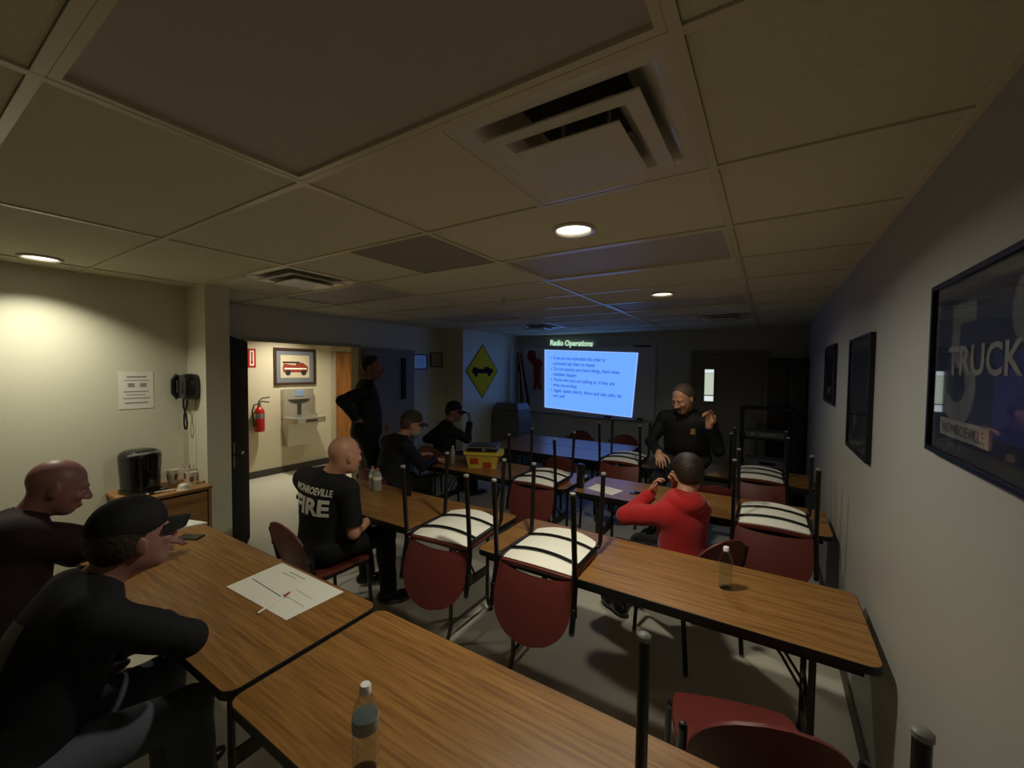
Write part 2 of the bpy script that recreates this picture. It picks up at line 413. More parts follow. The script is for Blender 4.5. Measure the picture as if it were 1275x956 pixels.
# oak door in the hallway's far wall
d = finish('door_3', bx(XH-0.0, XH+0.04, 4.82, 5.72, 0.01, 2.10, 0.002), M_OAKDOOR); d['kind'] = 'structure'
b = bmesh.new(); tube(b, [(XH+0.04, 5.64, 1.0), (XH+0.09, 5.64, 1.0), (XH+0.09, 5.54, 1.0)], 0.01, 8); lathe(b, [(0.03, 0.04), (0.03, 0.048), (0, 0.048)], 16, (XH, 5.64, 1.0), 'X')
finish('door_handle', b, M_ALU, d)
b = bmesh.new()
for (y0, y1, z0, z1) in ((4.76, 4.81, 0, 2.16), (5.73, 5.78, 0, 2.16), (4.81, 5.73, 2.11, 2.16)): box(b, XH, XH+0.05, y0, y1, z0, z1)
struct('trim_2', b, M_JAMB)
# door in the back wall with a lit vision panel
M_BKDOOR = mat('dim back door', (120, 116, 104), 0.5, var=0.03, scale=4)
d = finish('door_4', bx(-1.0, -0.08, YB-0.03, YB-0.001, 0.01, 2.06, 0.002), M_BKDOOR); d['kind'] = 'structure'
M_LITEON = mat('lit door glass', (200, 215, 205), 0.2, emit=(205, 216, 196), estr=0.8)
M_LITETOP = mat('lit door glass top', (200, 215, 225), 0.2, emit=(225, 238, 240), estr=0.9)
LX0, LX1 = -0.846, -0.72
finish('vision_glass', bx(LX0, LX1, YB-0.036, YB-0.03, 1.44, 1.77), M_LITEON, d)
finish('vision_glass', bx(LX0, LX1, YB-0.036, YB-0.03, 1.775, 1.83), M_LITETOP, d)
finish('vision_glass', bx(LX0, LX1, YB-0.036, YB-0.03, 1.345, 1.425), M_LITETOP, d)
b = bmesh.new()
for q in ((LX0-0.025, LX0, 1.32, 1.855), (LX1, LX1+0.025, 1.32, 1.855), (LX0, LX1, 1.32, 1.345), (LX0, LX1, 1.83, 1.855), (LX0, LX1, 1.425, 1.44), (LX0, LX1, 1.77, 1.775)):
    box(b, q[0], q[1], YB-0.042, YB-0.03, q[2], q[3])
finish('glass_stop', b, M_BKDOOR, d)
b = bmesh.new(); tube(b, [(-0.93, YB-0.03, 1.02), (-0.93, YB-0.09, 1.02), (-0.82, YB-0.09, 1.02)], 0.01, 8); box(b, -0.96, -0.90, YB-0.037, YB-0.03, 0.93, 1.12)
finish('door_handle', b, M_ALU, d)
b = bmesh.new()
for q in ((-1.06, -1.005, 0, 2.12), (-0.075, -0.02, 0, 2.12), (-1.005, -0.075, 2.065, 2.12)): box(b, q[0], q[1], YB-0.045, YB, q[2], q[3])
struct('trim_3', b, M_GREYDOOR)

# ------------------------------------------------------------------ folding tables
def make_table_meshes(L=1.83, W=0.61):
    out = {}
    hx, hy = L/2, W/2
    b = prism(bmesh.new(), rrect(-hx, hx, -hy, hy, 0.045), XY, 0.709, 0.737)
    o = finish('tabletop', b, M_TABLE); out['tabletop'] = o.data; bpy.data.objects.remove(o)
    b = bmesh.new(); outer = rrect(-hx-0.004, hx+0.004, -hy-0.004, hy+0.004, 0.049); inner = rrect(-hx, hx, -hy, hy, 0.045)
    n = len(outer)
    for (z0, z1) in ((0.705, 0.7355),):
        r = [[b.verts.new((p[0], p[1], z)) for p in q] for q, z in ((outer, z0), (outer, z1), (inner, z1+0.0012), (inner, z0))]
        for i in range(4):
            a, c = r[i], r[(i+1) % 4]
            for k in range(n): b.faces.new((a[k], a[(k+1) % n], c[(k+1) % n], c[k]))
    o = finish('edge_band', b, M_EDGE); out['edge_band'] = o.data; bpy.data.objects.remove(o)
    b = bmesh.new(); ax, ay = hx-0.05, hy-0.03
    for q in ((-ax, ax, -ay, -ay+0.012), (-ax, ax, ay-0.012, ay), (-ax, -ax+0.012, -ay, ay), (ax-0.012, ax, -ay, ay)): box(b, q[0], q[1], q[2], q[3], 0.672, 0.709)
    o = finish('apron', b, M_EDGE); out['apron'] = o.data; bpy.data.objects.remove(o)
    for s in (-1, 1):
        x = s*(hx-0.20)
        for t_ in (-1, 1):
            y = t_*(hy-0.10)
            b = tb([(x, y, 0.70), (x, y, 0.12), (x, y+t_*0.015, 0.07), (x, y+t_*0.05, 0.012)], 0.0135, 10)
            lathe(b, [(0.016, 0.0), (0.018, 0.014), (0.012, 0.022)], 10, (x, y+t_*0.05, 0))
            o = finish('leg', b, M_STEEL, smooth=True); out[f'leg{s}{t_}'] = o.data; bpy.data.objects.remove(o)
        for i_, b in enumerate((bx(x-0.008, x+0.008, -(hy-0.10), hy-0.10, 0.30, 0.36), tb([(x, -(hy-0.1), 0.13), (x, hy-0.1, 0.13)], 0.010, 8), bx(x-0.012, x+0.012, -(hy-0.06), hy-0.06, 0.69, 0.708))):
            o = finish('leg_crossbar', b, M_STEEL); out[f'crossbar{s}{i_}'] = o.data; bpy.data.objects.remove(o)
        for t_ in (-1, 1):
            b = tb([(x, t_*0.05, 0.36), (x-s*0.10, t_*0.04, 0.52), (x-s*0.24, t_*0.03, 0.70)], 0.007, 8)
            o = finish('folding_brace', b, M_STEEL, smooth=True); out[f'brace{s}{t_}'] = o.data; bpy.data.objects.remove(o)
    return out
TM = make_table_meshes()
PART = {'tabletop': 'tabletop', 'edge_band': 'edge_band', 'apron': 'apron'}
def table(cx, cy, label, rot=0.0):
    t = thing('folding_table', label, 'table', (cx, cy, 0), rot, 'wood-top folding tables')
    for k, me in TM.items():
        nm = PART.get(k) or ('leg' if k.startswith('leg') else 'leg_crossbar' if k.startswith('cross') else 'folding_brace')
        link(nm, me, t)
    return t
TZ = 0.737
YA, YC, YE, YFr, YG_ = 0.905, 2.24, 3.63, 4.905, 5.53     # centre lines of the table rows
XLt, XRt = -2.435, -0.535
table(XLt+0.05, YA+0.01, 'folding table with a big printed sheet, at which the capped man leans')
table(XRt+0.01, YA, 'nearest folding table, with a half-full water bottle at its edge')
table(XLt-0.005, YC-0.01, 'folding table bearing two bottles, in front of the bald seated man')
table(XRt, YC, 'folding table with an upturned chair and one bottle, ending at the right wall')
table(XLt, YE-0.01, 'folding table holding the yellow bin')
table(XRt, YE, 'folding table with a loose sheet, in front of the boy in red')
table(XLt, YFr, 'dark left table of the row behind the yellow bin')
table(XRt, YFr, 'folding table on whose edge the speaker sits')
table(XLt, YG_, 'rearmost table glowing blue with the screen reflection')

# ------------------------------------------------------------------ stacking chairs
def make_chair_meshes():
    out = []
    def keep(name, b, m, smooth=True, sharp=0.7):
        o = finish(name, b, m, smooth=smooth, sharp=sharp); out.append((name, o.data)); bpy.data.objects.remove(o)
    W2, D2 = 0.222, 0.205
    def seat_z(u, v):                       # dished seat with a waterfall front
        x = (u-0.5)*2; y = (v-0.5)*2
        z = 0.446+0.022*x*x - 0.010*(1-x*x)*(1-y*y)
        if y > 0.6: z -= 0.018*((y-0.6)/0.4)**2
        return z
    def seat_pt(u, v, dz=0.0, inset=0.0):
        x = (u-0.5)*2; y = (v-0.5)*2
        k = 1.0 - 0.10*max(0.0, y)**3 - 0.05*max(0, -y)**4           # narrower at the rounded front
        bow = 0.045*(1-x*x) if y > 0 else -0.035*(1-x*x)
        return (x*(W2-inset)*k, y*(D2-inset)+bow*y*y, seat_z(u, v)+dz+(0.012*y*y*y*y if y < 0 else 0.0))
    b = solid(grid_surface(lambda u, v: seat_pt(u, v), 14, 14), 0.022); keep('seat', b, M_RED)
    b = solid(grid_surface(lambda u, v: seat_pt(u, v, -0.026, 0.008), 12, 12), 0.006); keep('seat_pan', b, M_CREAM)
    # curved shell of the backrest, rounded top
    def back_pt(u, v):
        x = (u-0.5)*2
        zt = 0.468+0.337*v
        wv = 0.225*(1.0 if v < 0.42 else math.sqrt(max(0.0, 1-((v-0.42)/0.585)**2.3)))
        wv = max(wv, 0.02)
        xx = x*wv
        z = zt + (0.018*(1-x*x) * (1-v)**3)                              # scooped lower edge
        y = -0.218 - 0.095*v + 0.030*(1-(xx/0.225)**2)*-1 + 0.03*(0.5-v)**2
        return (xx, y, z)
    b = solid(grid_surface(back_pt, 16, 18), 0.012); keep('backrest', b, M_RED)
    R = 0.0140
    for s in (-1, 1):
        pts = [(s*0.232, -0.262, 0.006), (s*0.233, -0.226, 0.40), (s*0.235, -0.222, 0.48), (s*0.238, -0.245, 0.60), (s*0.238, -0.268, 0.70)]
        keep('rear_leg', tb(pts, R, 10), M_BLACK)
        keep('front_leg', tb([(s*0.230, 0.205, 0.006), (s*0.226, 0.178, 0.40), (s*0.222, 0.165, 0.428), (s*0.21, 0.14, 0.436), (s*0.215, -0.19, 0.43), (s*0.23, -0.225, 0.44)], R*0.95, 10), M_BLACK)
        for y in (-0.262, 0.205):
            keep('glide', lathe(bmesh.new(), [(0.0, -0.001), (0.011, 0.0), (0.0155, 0.004), (0.0155, 0.014), (0.0, 0.014)], 12, (s*0.231, y, 0)), M_CAP)
        keep('back_bracket', bx(s*0.238-0.012, s*0.238+0.012, -0.262, -0.222, 0.585, 0.64, 0.004), M_BLACKP)
        keep('post_cap', lathe(bmesh.new(), [(0.0, 0.014), (0.010, 0.012), (0.0135, 0.004), (0.0135, -0.006), (0, -0.006)], 12, (s*0.238, -0.268, 0.70)), M_BLACKP)
    for y in (0.105, -0.115):
        pts = []
        for i in range(9):
            x = -1+2*i/8; u = (x+1)/2
            pts.append((x*0.212, y, seat_z(u, (y/D2+1)/2)-0.040))
        keep('seat_bar', tb(pts, 0.009, 8), M_BLACK)
    return out
CM = make_chair_meshes()
def chair(x, y, label, rot=0.0, up=False, group='maroon stacking chairs'):
    t = thing('stacking_chair', label, 'chair', (x, y, 0 if not up else TZ+0.4695), 0, group)
    t.rotation_euler = (0, PI if up else 0, rot)
    for nm, me in CM: link(nm, me, t)
    return t
UP = 'upturned maroon chairs on the tables'
chair(-1.700, 2.060, 'upturned chair on the table seam, left of the pair nearest the camera', 0.10, True, UP)
chair(-1.035, 2.100, 'upturned maroon chair showing largest, its back hanging off the table front', 0.02, True, UP)
chair(-1.815, 3.470, 'upturned chair on the yellow bin\'s table, beside the black tumbler', 0.03, True, UP)
chair(0.045, 3.440, 'upturned chair at the right wall, behind the lone water bottle', 0.0, True, UP)
chair(-1.420, 4.800, 'upturned chair below the screen, left of the speaker', 0.0, True, UP)
chair(-0.070, 4.800, 'upturned chair on the far right table, right of the speaker', 0.0, True, UP)
chair(0.005, 0.735, 'upturned chair at the bottom edge of which only leg tips show', 0.0, True, UP)
SIT = 'upright maroon chairs'
chair(-0.05, 1.665, 'upright maroon chair tucked between the two nearest right tables', 0.30, False, SIT)
chair(-2.62, 1.735, 'upright maroon chair under the bald man in the lettered shirt', -0.06, False, SIT)
chair(-0.45, 2.90, 'upright maroon chair under the boy in red', 0.95, False, SIT)
chair(-3.33, 2.98, 'chair under the seated man with the pale beard and cap', 0.0, False, SIT)
chair(-3.74, 4.24, 'chair under the seated man beside the pilaster, hand at face', 0.0, False, SIT)
chair(-2.02, 4.60, 'upright dim maroon chair behind the upturned chair with the tumbler', 0.0, False, SIT)
chair(-0.36, 4.28, 'upright dark maroon chair just right of the speaker', 0.0, False, SIT)
chair(-2.62, 6.02, 'dark rear chair, left of the two behind the blue-lit table', PI, False, SIT)
chair(-1.88, 6.02, 'dark rear chair, right of the two behind the blue-lit table', PI, False, SIT)
chair(-1.98, 0.20, 'chair under the man in the black cap in the left foreground', 0.0, False, SIT)
chair(-2.95, 0.22, 'chair under the bald man at the left edge', 0.0, False, SIT)

# ------------------------------------------------------------------ whiteboard and projected slide
M_BOARD = mat('whiteboard enamel', (196, 198, 200), 0.22)
WX0, WX1, WZ0, WZ1 = -4.10, -1.60, 0.99, 2.22
t = thing('whiteboard', 'wide whiteboard on the back wall carrying the projected slide', 'whiteboard', (0, YB, 0))
finish('board', bx(WX0, WX1, -0.018, -0.004, WZ0, WZ1), M_BOARD, t)
b = bmesh.new()
for q in ((WX0-0.02, WX1+0.02, WZ1, WZ1+0.02), (WX0-0.02, WX1+0.02, WZ0-0.02, WZ0), (WX0-0.02, WX0, WZ0, WZ1), (WX1, WX1+0.02, WZ0, WZ1)):
    box(b, q[0], q[1], -0.026, -0.001, q[2], q[3])
finish('frame', b, M_ALU, t)
finish('marker_tray', bx(-3.0, -1.75, -0.085, -0.02, WZ0-0.03, WZ0-0.012, 0.004), M_ALU, t)
for i, x in enumerate((-2.35, -1.80)): finish('hanging_clip', bx(x-0.14, x+0.14, -0.03, -0.02, WZ1-0.025, WZ1+0.0, 0.002), M_BLACKP, t) if i else None
finish('eraser', bx(-2.42, -2.28, -0.08, -0.03, WZ0-0.012, WZ0+0.02, 0.004), M_BLACKP, t)
finish('eraser', bx(-1.86, -1.77, -0.08, -0.03, WZ0-0.012, WZ0+0.018, 0.004), M_BLACKP, t)
# the slide
M_SLIDE = bpy.data.materials.new('projected blue slide'); M_SLIDE.use_nodes = True
nt = M_SLIDE.node_tree; bs = nt.nodes['Principled BSDF']; bs.inputs['Base Color'].default_value = (0.02, 0.02, 0.03, 1); bs.inputs['Roughness'].default_value = 0.5
bs.inputs['Emission Color'].default_value = (0.14, 0.36, 1.15, 1); bs.inputs['Emission Strength'].default_value = SCREEN_POWER
M_STXT = mat('slide text', (20, 40, 90), 0.6, emit=(40, 86, 168), estr=0.9)
M_SEDGE = mat('slide border', (200, 200, 255), 0.6, emit=(150, 190, 255), estr=1.0)
M_STITLE = mat('slide title', (200, 255, 210), 0.6, emit=(196, 238, 204), estr=1.0)
SY = -0.020
SL = {'tl': V((-3.635, 0, 2.18)), 'tr': V((-1.872, 0, 2.10)), 'bl': V((-3.62, 0, 1.085)), 'br': V((-1.955, 0, 1.005))}
t = thing('projected_slide', 'bright blue projected slide titled Radio Operations', 'projection', (0, YB, 0))
def quad(bm, a, b_, c, d, y0, y1):
    vs = [bm.verts.new((p.x, y, p.z)) for y in (y0, y1) for p in (a, b_, c, d)]
    for f in ((0, 1, 2, 3), (7, 6, 5, 4), (0, 4, 5, 1), (1, 5, 6, 2), (2, 6, 7, 3), (3, 7, 4, 0)): bm.faces.new([vs[i] for i in f])
    return bm
finish('slide_panel', quad(bmesh.new(), SL['bl'], SL['br'], SL['tr'], SL['tl'], SY-0.001, SY), M_SLIDE, t)
b = bmesh.new()
ks = ('tl', 'tr', 'br', 'bl'); cen = sum((SL[k] for k in ks), V((0, 0, 0)))/4
for i in range(4):
    p, q = SL[ks[i]], SL[ks[(i+1) % 4]]; inn = lambda v: v+(cen-v).normalized()*0.022
    quad(b, p, q, inn(q), inn(p), SY-0.002, SY-0.0012)
finish('slide_border', b, M_SEDGE, t)
TILT = math.radians(-2.6)
def on_slide(u, v): return (SL['bl']*(1-u)+SL['br']*u)*(1-v)+(SL['tl']*(1-u)+SL['tr']*u)*v
lines = [(0, '•  If you do not understand the order or', 0.60), (1, 'command ask them to repeat', 0.46), (0, '•  Do not assume you heard things, that\'s when', 0.74), (1, 'mistakes happen', 0.26),
         (0, '•  Know who you are talking to, if they are', 0.69), (1, 'when are working', 0.27), (0, '•  Again, speak clearly, direct and stay calm, do', 0.76), (1, 'not yell', 0.13)]
for i, (ind, s, wd) in enumerate(lines):
    u = 0.075 if ind == 0 else 0.105; v = 0.84-0.092*i
    p = on_slide(u, v)
    mm = plane_mat((p.x, SY-0.004, p.z), (math.cos(TILT), 0, math.sin(TILT)), (-math.sin(TILT), 0, math.cos(TILT)))
    lettering('slide_text', s, 0.088, M_STXT, mm, t, width=wd*1.78, bold=0.0015)
mm = plane_mat((-3.52, -0.028, 2.262), (math.cos(TILT), 0, math.sin(TILT)), (-math.sin(TILT), 0, math.cos(TILT)))
lettering('slide_title', 'Radio Operations', 0.14, M_STITLE, mm, t, width=0.84, bold=0.003)

# ------------------------------------------------------------------ framed pictures, signs and notices
def framed(name, label, cat, mm, w_, h_, fm=M_FRAME, mount=None, art=None, fw=0.018, group=None, glass=False, depth=0.022):
    """mm maps local (u right, v up, n out of wall); origin = centre on the wall"""
    t = thing(name, label, cat, group=group); t.matrix_world = mm
    for q in ((-w_/2, w_/2, h_/2-fw, h_/2), (-w_/2, w_/2, -h_/2, -h_/2+fw), (-w_/2, -w_/2+fw, -h_/2+fw, h_/2-fw), (w_/2-fw, w_/2, -h_/2+fw, h_/2-fw)):
        finish('frame_rail', bx(q[0], q[1], q[2], q[3], 0.0, depth, 0.002), fm, t)
    if mount: finish('mount', bx(-w_/2+fw, w_/2-fw, -h_/2+fw, h_/2-fw, 0.002, 0.008), mount, t)
    if glass: finish('glass', bx(-w_/2+fw, w_/2-fw, -h_/2+fw, h_/2-fw, 0.0125, 0.0145), M_PICGLASS, t)
    return t
M_PICGLASS = mat('thin picture glazing', (255, 255, 255), 0.02, trans=1.0, ior=1.45)
WR = lambda y, z: plane_mat((XR, y, z), (0, -1, 0), (0, 0, 1))          # right wall, seen from the room: u runs toward the camera
WL = lambda x, y, z: plane_mat((x, y, z), (0, 1, 0), (0, 0, 1))         # left-hand walls
M_NAVY = mat('navy print', (26, 28, 44), 0.5, var=0.15, scale=6)
M_CHAR = mat('charcoal print', (40, 40, 44), 0.5, var=0.2, scale=8)
M_MATG = mat('grey mount', (78, 78, 80), 0.6)
M_SILV = mat('silver print', (118, 118, 118), 0.5, var=0.12, scale=10)
M_PLT = mat('pale print', (168, 166, 160), 0.5)
M_BLUEP = mat('deep blue print', (38, 38, 110), 0.5)
def slab(name, m, t, u0, u1, v0, v1, n0=0.008, n1=0.0095): return finish(name, bx(u0, u1, v0, v1, n0, n1), m, t)
# large TRUCK 5 poster
t = framed('framed_poster', 'large black-framed TRUCK 5 poster on the right wall', 'picture', plane_mat((XR-0.006, 1.335, 1.82), (-0.0105, -1, 0), (0, 0, 1)), 0.70, 0.475, mount=M_MATG, fw=0.014, glass=True)
slab('print', M_NAVY, t, -0.305, 0.305, -0.19, 0.19)
ident = Matrix.Identity(4)
def tl(name, s, size, m, t, u, v, width=None, n=0.0102, bold=0.0, align='CENTER'):
    return lettering(name, s, size, m, Matrix.Translation((u, v, n)), t, width=width, align=align, bold=bold)
tl('numeral', '5', 0.42, M_SILV, t, -0.125, -0.13, width=0.19, bold=0.008)
tl('lettering', 'TRUCK', 0.10, M_PLT, t, -0.02, -0.015, width=0.40, n=0.0112, bold=0.002)
slab('caption_plate', M_PLT, t, -0.26, 0.05, -0.178, -0.132, 0.0095, 0.0105)
tl('lettering', 'MONROEVILLE', 0.038, M_CHAR, t, -0.105, -0.169, width=0.27, n=0.0112)
slab('blue_panel', M_BLUEP, t, 0.06, 0.30, -0.15, 0.03, 0.0095, 0.0099)
finish('round_emblem', lathe(bmesh.new(), [(0.0, 0.0095), (0.075, 0.0095), (0.075, 0.0108), (0.0, 0.0108)], 28, (0.20, 0.115, 0)), M_SILV, t)
# middle and far pictures
t = framed('framed_poster', 'tall narrow dark framed picture, middle of three on the right wall', 'picture', WR(2.86, 1.685), 0.62, 0.63, mount=M_MATG, fw=0.016, glass=True)
slab('print', M_CHAR, t, -0.25, 0.25, -0.20, 0.24)
slab('print_band', M_NAVY, t, -0.25, 0.25, 0.15, 0.24, 0.0095, 0.0105)
finish('round_emblem', lathe(bmesh.new(), [(0.0, 0.0095), (0.06, 0.0095), (0.06, 0.0108), (0.0, 0.0108)], 24, (-0.08, -0.12, 0)), M_SILV, t)
t = framed('framed_poster', 'smallest, farthest framed picture on the right wall', 'picture', WR(4.15, 1.79), 0.62, 0.46, mount=M_CHAR, fw=0.02, glass=True)
slab('print', M_NAVY, t, -0.25, 0.25, -0.17, 0.17)
slab('caption_plate', M_PAPER, t, -0.10, 0.06, -0.15, -0.10, 0.0095, 0.0105)
# two certificates
for i, (y, z, lb) in enumerate(((4.69, 1.905, 'left of two small black-framed certificates on the blue-lit wall'), (5.05, 1.945, 'right of two small black-framed certificates, next to the pilaster'))):
    t = framed('certificate', lb, 'certificate', WL(XL, y, z), 0.30-0.02*i, 0.235, mount=M_PAPER, fw=0.016, group='wall certificates', glass=True)
    for k in range(5): slab('text_line', M_INK, t, -0.09+0.012*(k % 3), 0.09-0.015*(k % 2), 0.06-0.03*k, 0.066-0.03*k)
# yellow diamond sign with a fire truck
t = thing('warning_sign', 'yellow diamond sign with a black fire truck on the left wall', 'sign'); t.matrix_world = WL(XS, 5.80, 1.765)
M_YEL = mat('yellow sign', (226, 190, 22), 0.8, spec=0.2, var=0.04, scale=6); M_SBLK = mat('sign black', (10, 10, 10), 0.8, spec=0.2)
D = 0.475
finish('backing', prism(bmesh.new(), [(D, 0), (0, D), (-D, 0), (0, -D)], XY, 0.0, 0.004), M_SBLK, t)
D2 = 0.452
finish('face', prism(bmesh.new(), [(D2, 0), (0, D2), (-D2, 0), (0, -D2)], XY, 0.004, 0.0055), M_YEL, t)
b = prism(bmesh.new(), [(-0.30, -0.04), (0.31, -0.04), (0.31, 0.035), (0.22, 0.05), (0.17, 0.075), (0.06, 0.075), (0.04, 0.04), (-0.14, 0.04), (-0.16, 0.065), (-0.27, 0.065), (-0.30, 0.02)], XY, 0.0055, 0.007)
tk = finish('truck_symbol', b, M_SBLK, t)
for u in (-0.19, 0.20): finish('wheel', lathe(bmesh.new(), [(0.0, 0.0055), (0.05, 0.0055), (0.05, 0.0072), (0.0, 0.0072)], 20, (u, -0.048, 0)), M_SBLK, tk)
# notice by the coffee corner
t = thing('paper_notice', 'printed paper notice taped to the wall over the coffee maker', 'notice'); t.matrix_world = WL(XK, 1.125, 1.615)
finish('sheet', bx(-0.102, 0.102, -0.138, 0.138, 0.001, 0.0025), M_PAPER, t)
M_GINK = mat('grey ink', (150, 146, 132), 0.7)
for k, (a, c, h) in enumerate(((-0.055, 0.06, 0.012), (-0.07, 0.075, 0.006), (-0.05, -0.01, 0.03), (0.02, 0.06, 0.03), (-0.075, 0.07, 0.008), (-0.06, 0.05, 0.006), (-0.078, 0.078, 0.008), (-0.07, 0.066, 0.010))):
    v = (0.098, 0.074, 0.026, 0.026, -0.012, -0.035, -0.062, -0.098)[k]
    slab('print_line', M_GINK, t, a, c, v, v+h, 0.0025, 0.003)
for u, v in ((-0.09, 0.13), (0.09, 0.13)): slab('tape', M_CREAM, t, u-0.012, u+0.012, v-0.006, v+0.014, 0.0025, 0.0032)

# red ribbon hanging on the whiteboard
M_RIB = mat('red ribbon satin', (150, 22, 28), 0.45)
t = thing('red_ribbon', 'red ribbon bow with forked tails pinned left of the slide', 'ribbon', (0, YB-0.022, 0))
def strip(pts, wid, th=0.006):
    n = len(pts); b = bmesh.new(); L = []; R_ = []
    for i, p in enumerate(pts):
        p = V((p[0], 0, p[1])); a = V((pts[max(i-1, 0)][0], 0, pts[max(i-1, 0)][1])); c = V((pts[min(i+1, n-1)][0], 0, pts[min(i+1, n-1)][1]))
        d = (c-a).normalized(); nn = V((-d.z, 0, d.x)); yy = -0.012-0.012*math.sin(i*1.3)
        hw = (wid[i] if isinstance(wid, (list, tuple)) else wid)/2
        L.append(b.verts.new((p.x+nn.x*hw, yy, p.z+nn.z*hw))); R_.append(b.verts.new((p.x-nn.x*hw, yy-0.006, p.z-nn.z*hw)))
    for i in range(n-1): b.faces.new((L[i], L[i+1], R_[i+1], R_[i]))
    return solid(b, th)
finish('loop', strip([(-3.84, 1.92), (-3.90, 1.99), (-3.96, 2.06), (-3.95, 2.14), (-3.88, 2.13), (-3.86, 2.06), (-3.84, 1.96)], [0.08, 0.10, 0.11, 0.10, 0.09, 0.09, 0.08]), M_RIB, t, True)
finish('loop', strip([(-3.80, 1.90), (-3.74, 1.98), (-3.71, 1.93), (-3.76, 1.86)], [0.07, 0.09, 0.09, 0.07]), M_RIB, t, True)
finish('knot', prism(bmesh.new(), rrect(-3.845, -3.745, 1.84, 1.95, 0.03), lambda u, v, h: (u, h, v), -0.034, -0.002), M_RIB, t, True)
finish('tail', strip([(-3.80, 1.87), (-3.81, 1.74), (-3.79, 1.62), (-3.835, 1.41)], [0.09, 0.09, 0.08, 0.06]), M_RIB, t, True)
finish('tail', strip([(-3.77, 1.87), (-3.75, 1.74), (-3.76, 1.62), (-3.715, 1.42)], [0.09, 0.09, 0.08, 0.06]), M_RIB, t, True)

# ------------------------------------------------------------------ hallway fittings
t = thing('drinking_fountain', 'stainless drinking fountain with bottle filler on the hallway wall', 'drinking fountain'); t.matrix_world = WL(XH, 4.065, 0)
M_STD = mat('dark steel recess', (70, 66, 60), 0.4, metal=0.5)
FZ = 0.95
finish('back_panel', bx(-0.27, 0.27, 0.92, 1.43, 0.0, 0.09, 0.012), M_STAIN, t, True)
finish('filler_alcove', prism(bmesh.new(), [(-0.2, 1.25), (0.2, 1.25), (0.15, 1.205), (0.06, 1.18), (-0.06, 1.18), (-0.15, 1.205)], XY, 0.09, 0.10), M_STD, t)
finish('sensor_panel', bx(-0.075, 0.075, 1.30, 1.41, 0.09, 0.098, 0.003), mat('filler display', (120, 140, 160), 0.3, emit=(120, 150, 180), estr=0.15), t)
finish('spout_guard', bx(-0.035, 0.035, 0.98, 1.18, 0.09, 0.10, 0.003), M_STD, t)
b = prism(bmesh.new(), rrect(-0.28, 0.28, 0.02, 0.46, 0.06), lambda u, v, h: (u, h, v), 0.86, 0.955); finish('basin', b, M_STAIN, t, True)
b = prism(bmesh.new(), rrect(-0.22, 0.14, 0.12, 0.41, 0.06), lambda u, v, h: (u, h, v), 0.955, 0.962); finish('basin_bowl', b, M_ALU, t)
b = tb([(0.19, 0.955, 0.30), (0.19, 0.985, 0.30), (0.16, 1.0, 0.30)], 0.014, 10); finish('bubbler', b, M_ALU, t, True)
b = bmesh.new()
prof = [(-0.27, 0.86), (0.27, 0.86), (0.22, 0.45), (-0.22, 0.45)]
va = [b.verts.new((u, v, 0.0)) for u, v in prof]; vb = [b.verts.new((u, v, n)) for (u, v), n in zip(prof, (0.24, 0.24, 0.11, 0.11))]
b.faces.new(va[::-1]); b.faces.new(vb)
for i in range(4): b.faces.new((va[i], va[(i+1) % 4], vb[(i+1) % 4], vb[i]))
finish('lower_housing', b, M_STAIN, t)
for i in range(3): finish('push_bar', bx(-0.1, 0.1, 0.885, 0.925, 0.46, 0.468), M_STD, t) if i == 0 else None
# framed picture of a fire engine in the hallway
M_WALNUT = mat('walnut frame', (62, 40, 26), 0.4); M_BLUG = mat('blue grey mount', (112, 116, 122), 0.6)
t = framed('framed_picture', 'framed fire engine picture above the drinking fountain', 'picture', WL(XH, 4.05, 1.812), 0.74, 0.63, fm=M_WALNUT, mount=M_BLUG, fw=0.04, depth=0.03)
slab('print', mat('tan print', (196, 180, 150), 0.6, var=0.12, scale=7), t, -0.255, 0.255, -0.195, 0.195)
tr = finish('engine_body', prism(bmesh.new(), [(-0.21, -0.10), (0.22, -0.10), (0.23, 0.0), (0.13, 0.07), (0.02, 0.06), (0.0, 0.02), (-0.20, 0.05), (-0.22, -0.02)], XY, 0.0095, 0.011), mat('engine red', (140, 52, 36), 0.5, var=0.2, scale=30), t)
finish('engine_stripe', bx(-0.19, 0.20, -0.05, -0.025, 0.011, 0.0118), M_PAPER, tr)
finish('engine_ladder', bx(-0.22, 0.08, 0.055, 0.085, 0.011, 0.0118), M_CHAR, tr)
for u in (-0.13, 0.15): finish('engine_wheel', lathe(bmesh.new(), [(0.0, 0.011), (0.048, 0.011), (0.048, 0.0125), (0.0, 0.0125)], 18, (u, -0.105, 0)), M_CHAR, tr)
# fire extinguisher and its sign
t = thing('fire_extinguisher', 'red fire extinguisher hanging on the hallway wall', 'fire extinguisher'); t.matrix_world = WL(XH, 3.40, 0)
M_FRED = mat('extinguisher red', (172, 26, 20), 0.3, coat=0.3)
zc = lambda prof: [(r, z) for r, z in prof]
b = bmesh.new()
def lathe_v(b, prof, c, seg=24):
    """vertical lathe in wall space (v is up)"""
    tmp = bmesh.new(); lathe(tmp, prof, seg)
    for vv in tmp.verts: vv.co = V((vv.co.x+c[0], vv.co.z+c[1], vv.co.y+c[2]))
    me = bpy.data.meshes.new('t'); tmp.to_mesh(me); tmp.free(); b.from_mesh(me); bpy.data.meshes.remove(me); return b
lathe_v(b, [(0.0, 0.76), (0.07, 0.765), (0.075, 0.79), (0.075, 1.08), (0.06, 1.13), (0.028, 1.16), (0.028, 1.18), (0, 1.18)], (0, 0, 0.10)); finish('cylinder', b, M_FRED, t, True)
b = bmesh.new(); lathe_v(b, [(0.0762, 0.98), (0.0762, 1.06)], (0, 0, 0.10)); finish('band', b, M_ALU, t, True)
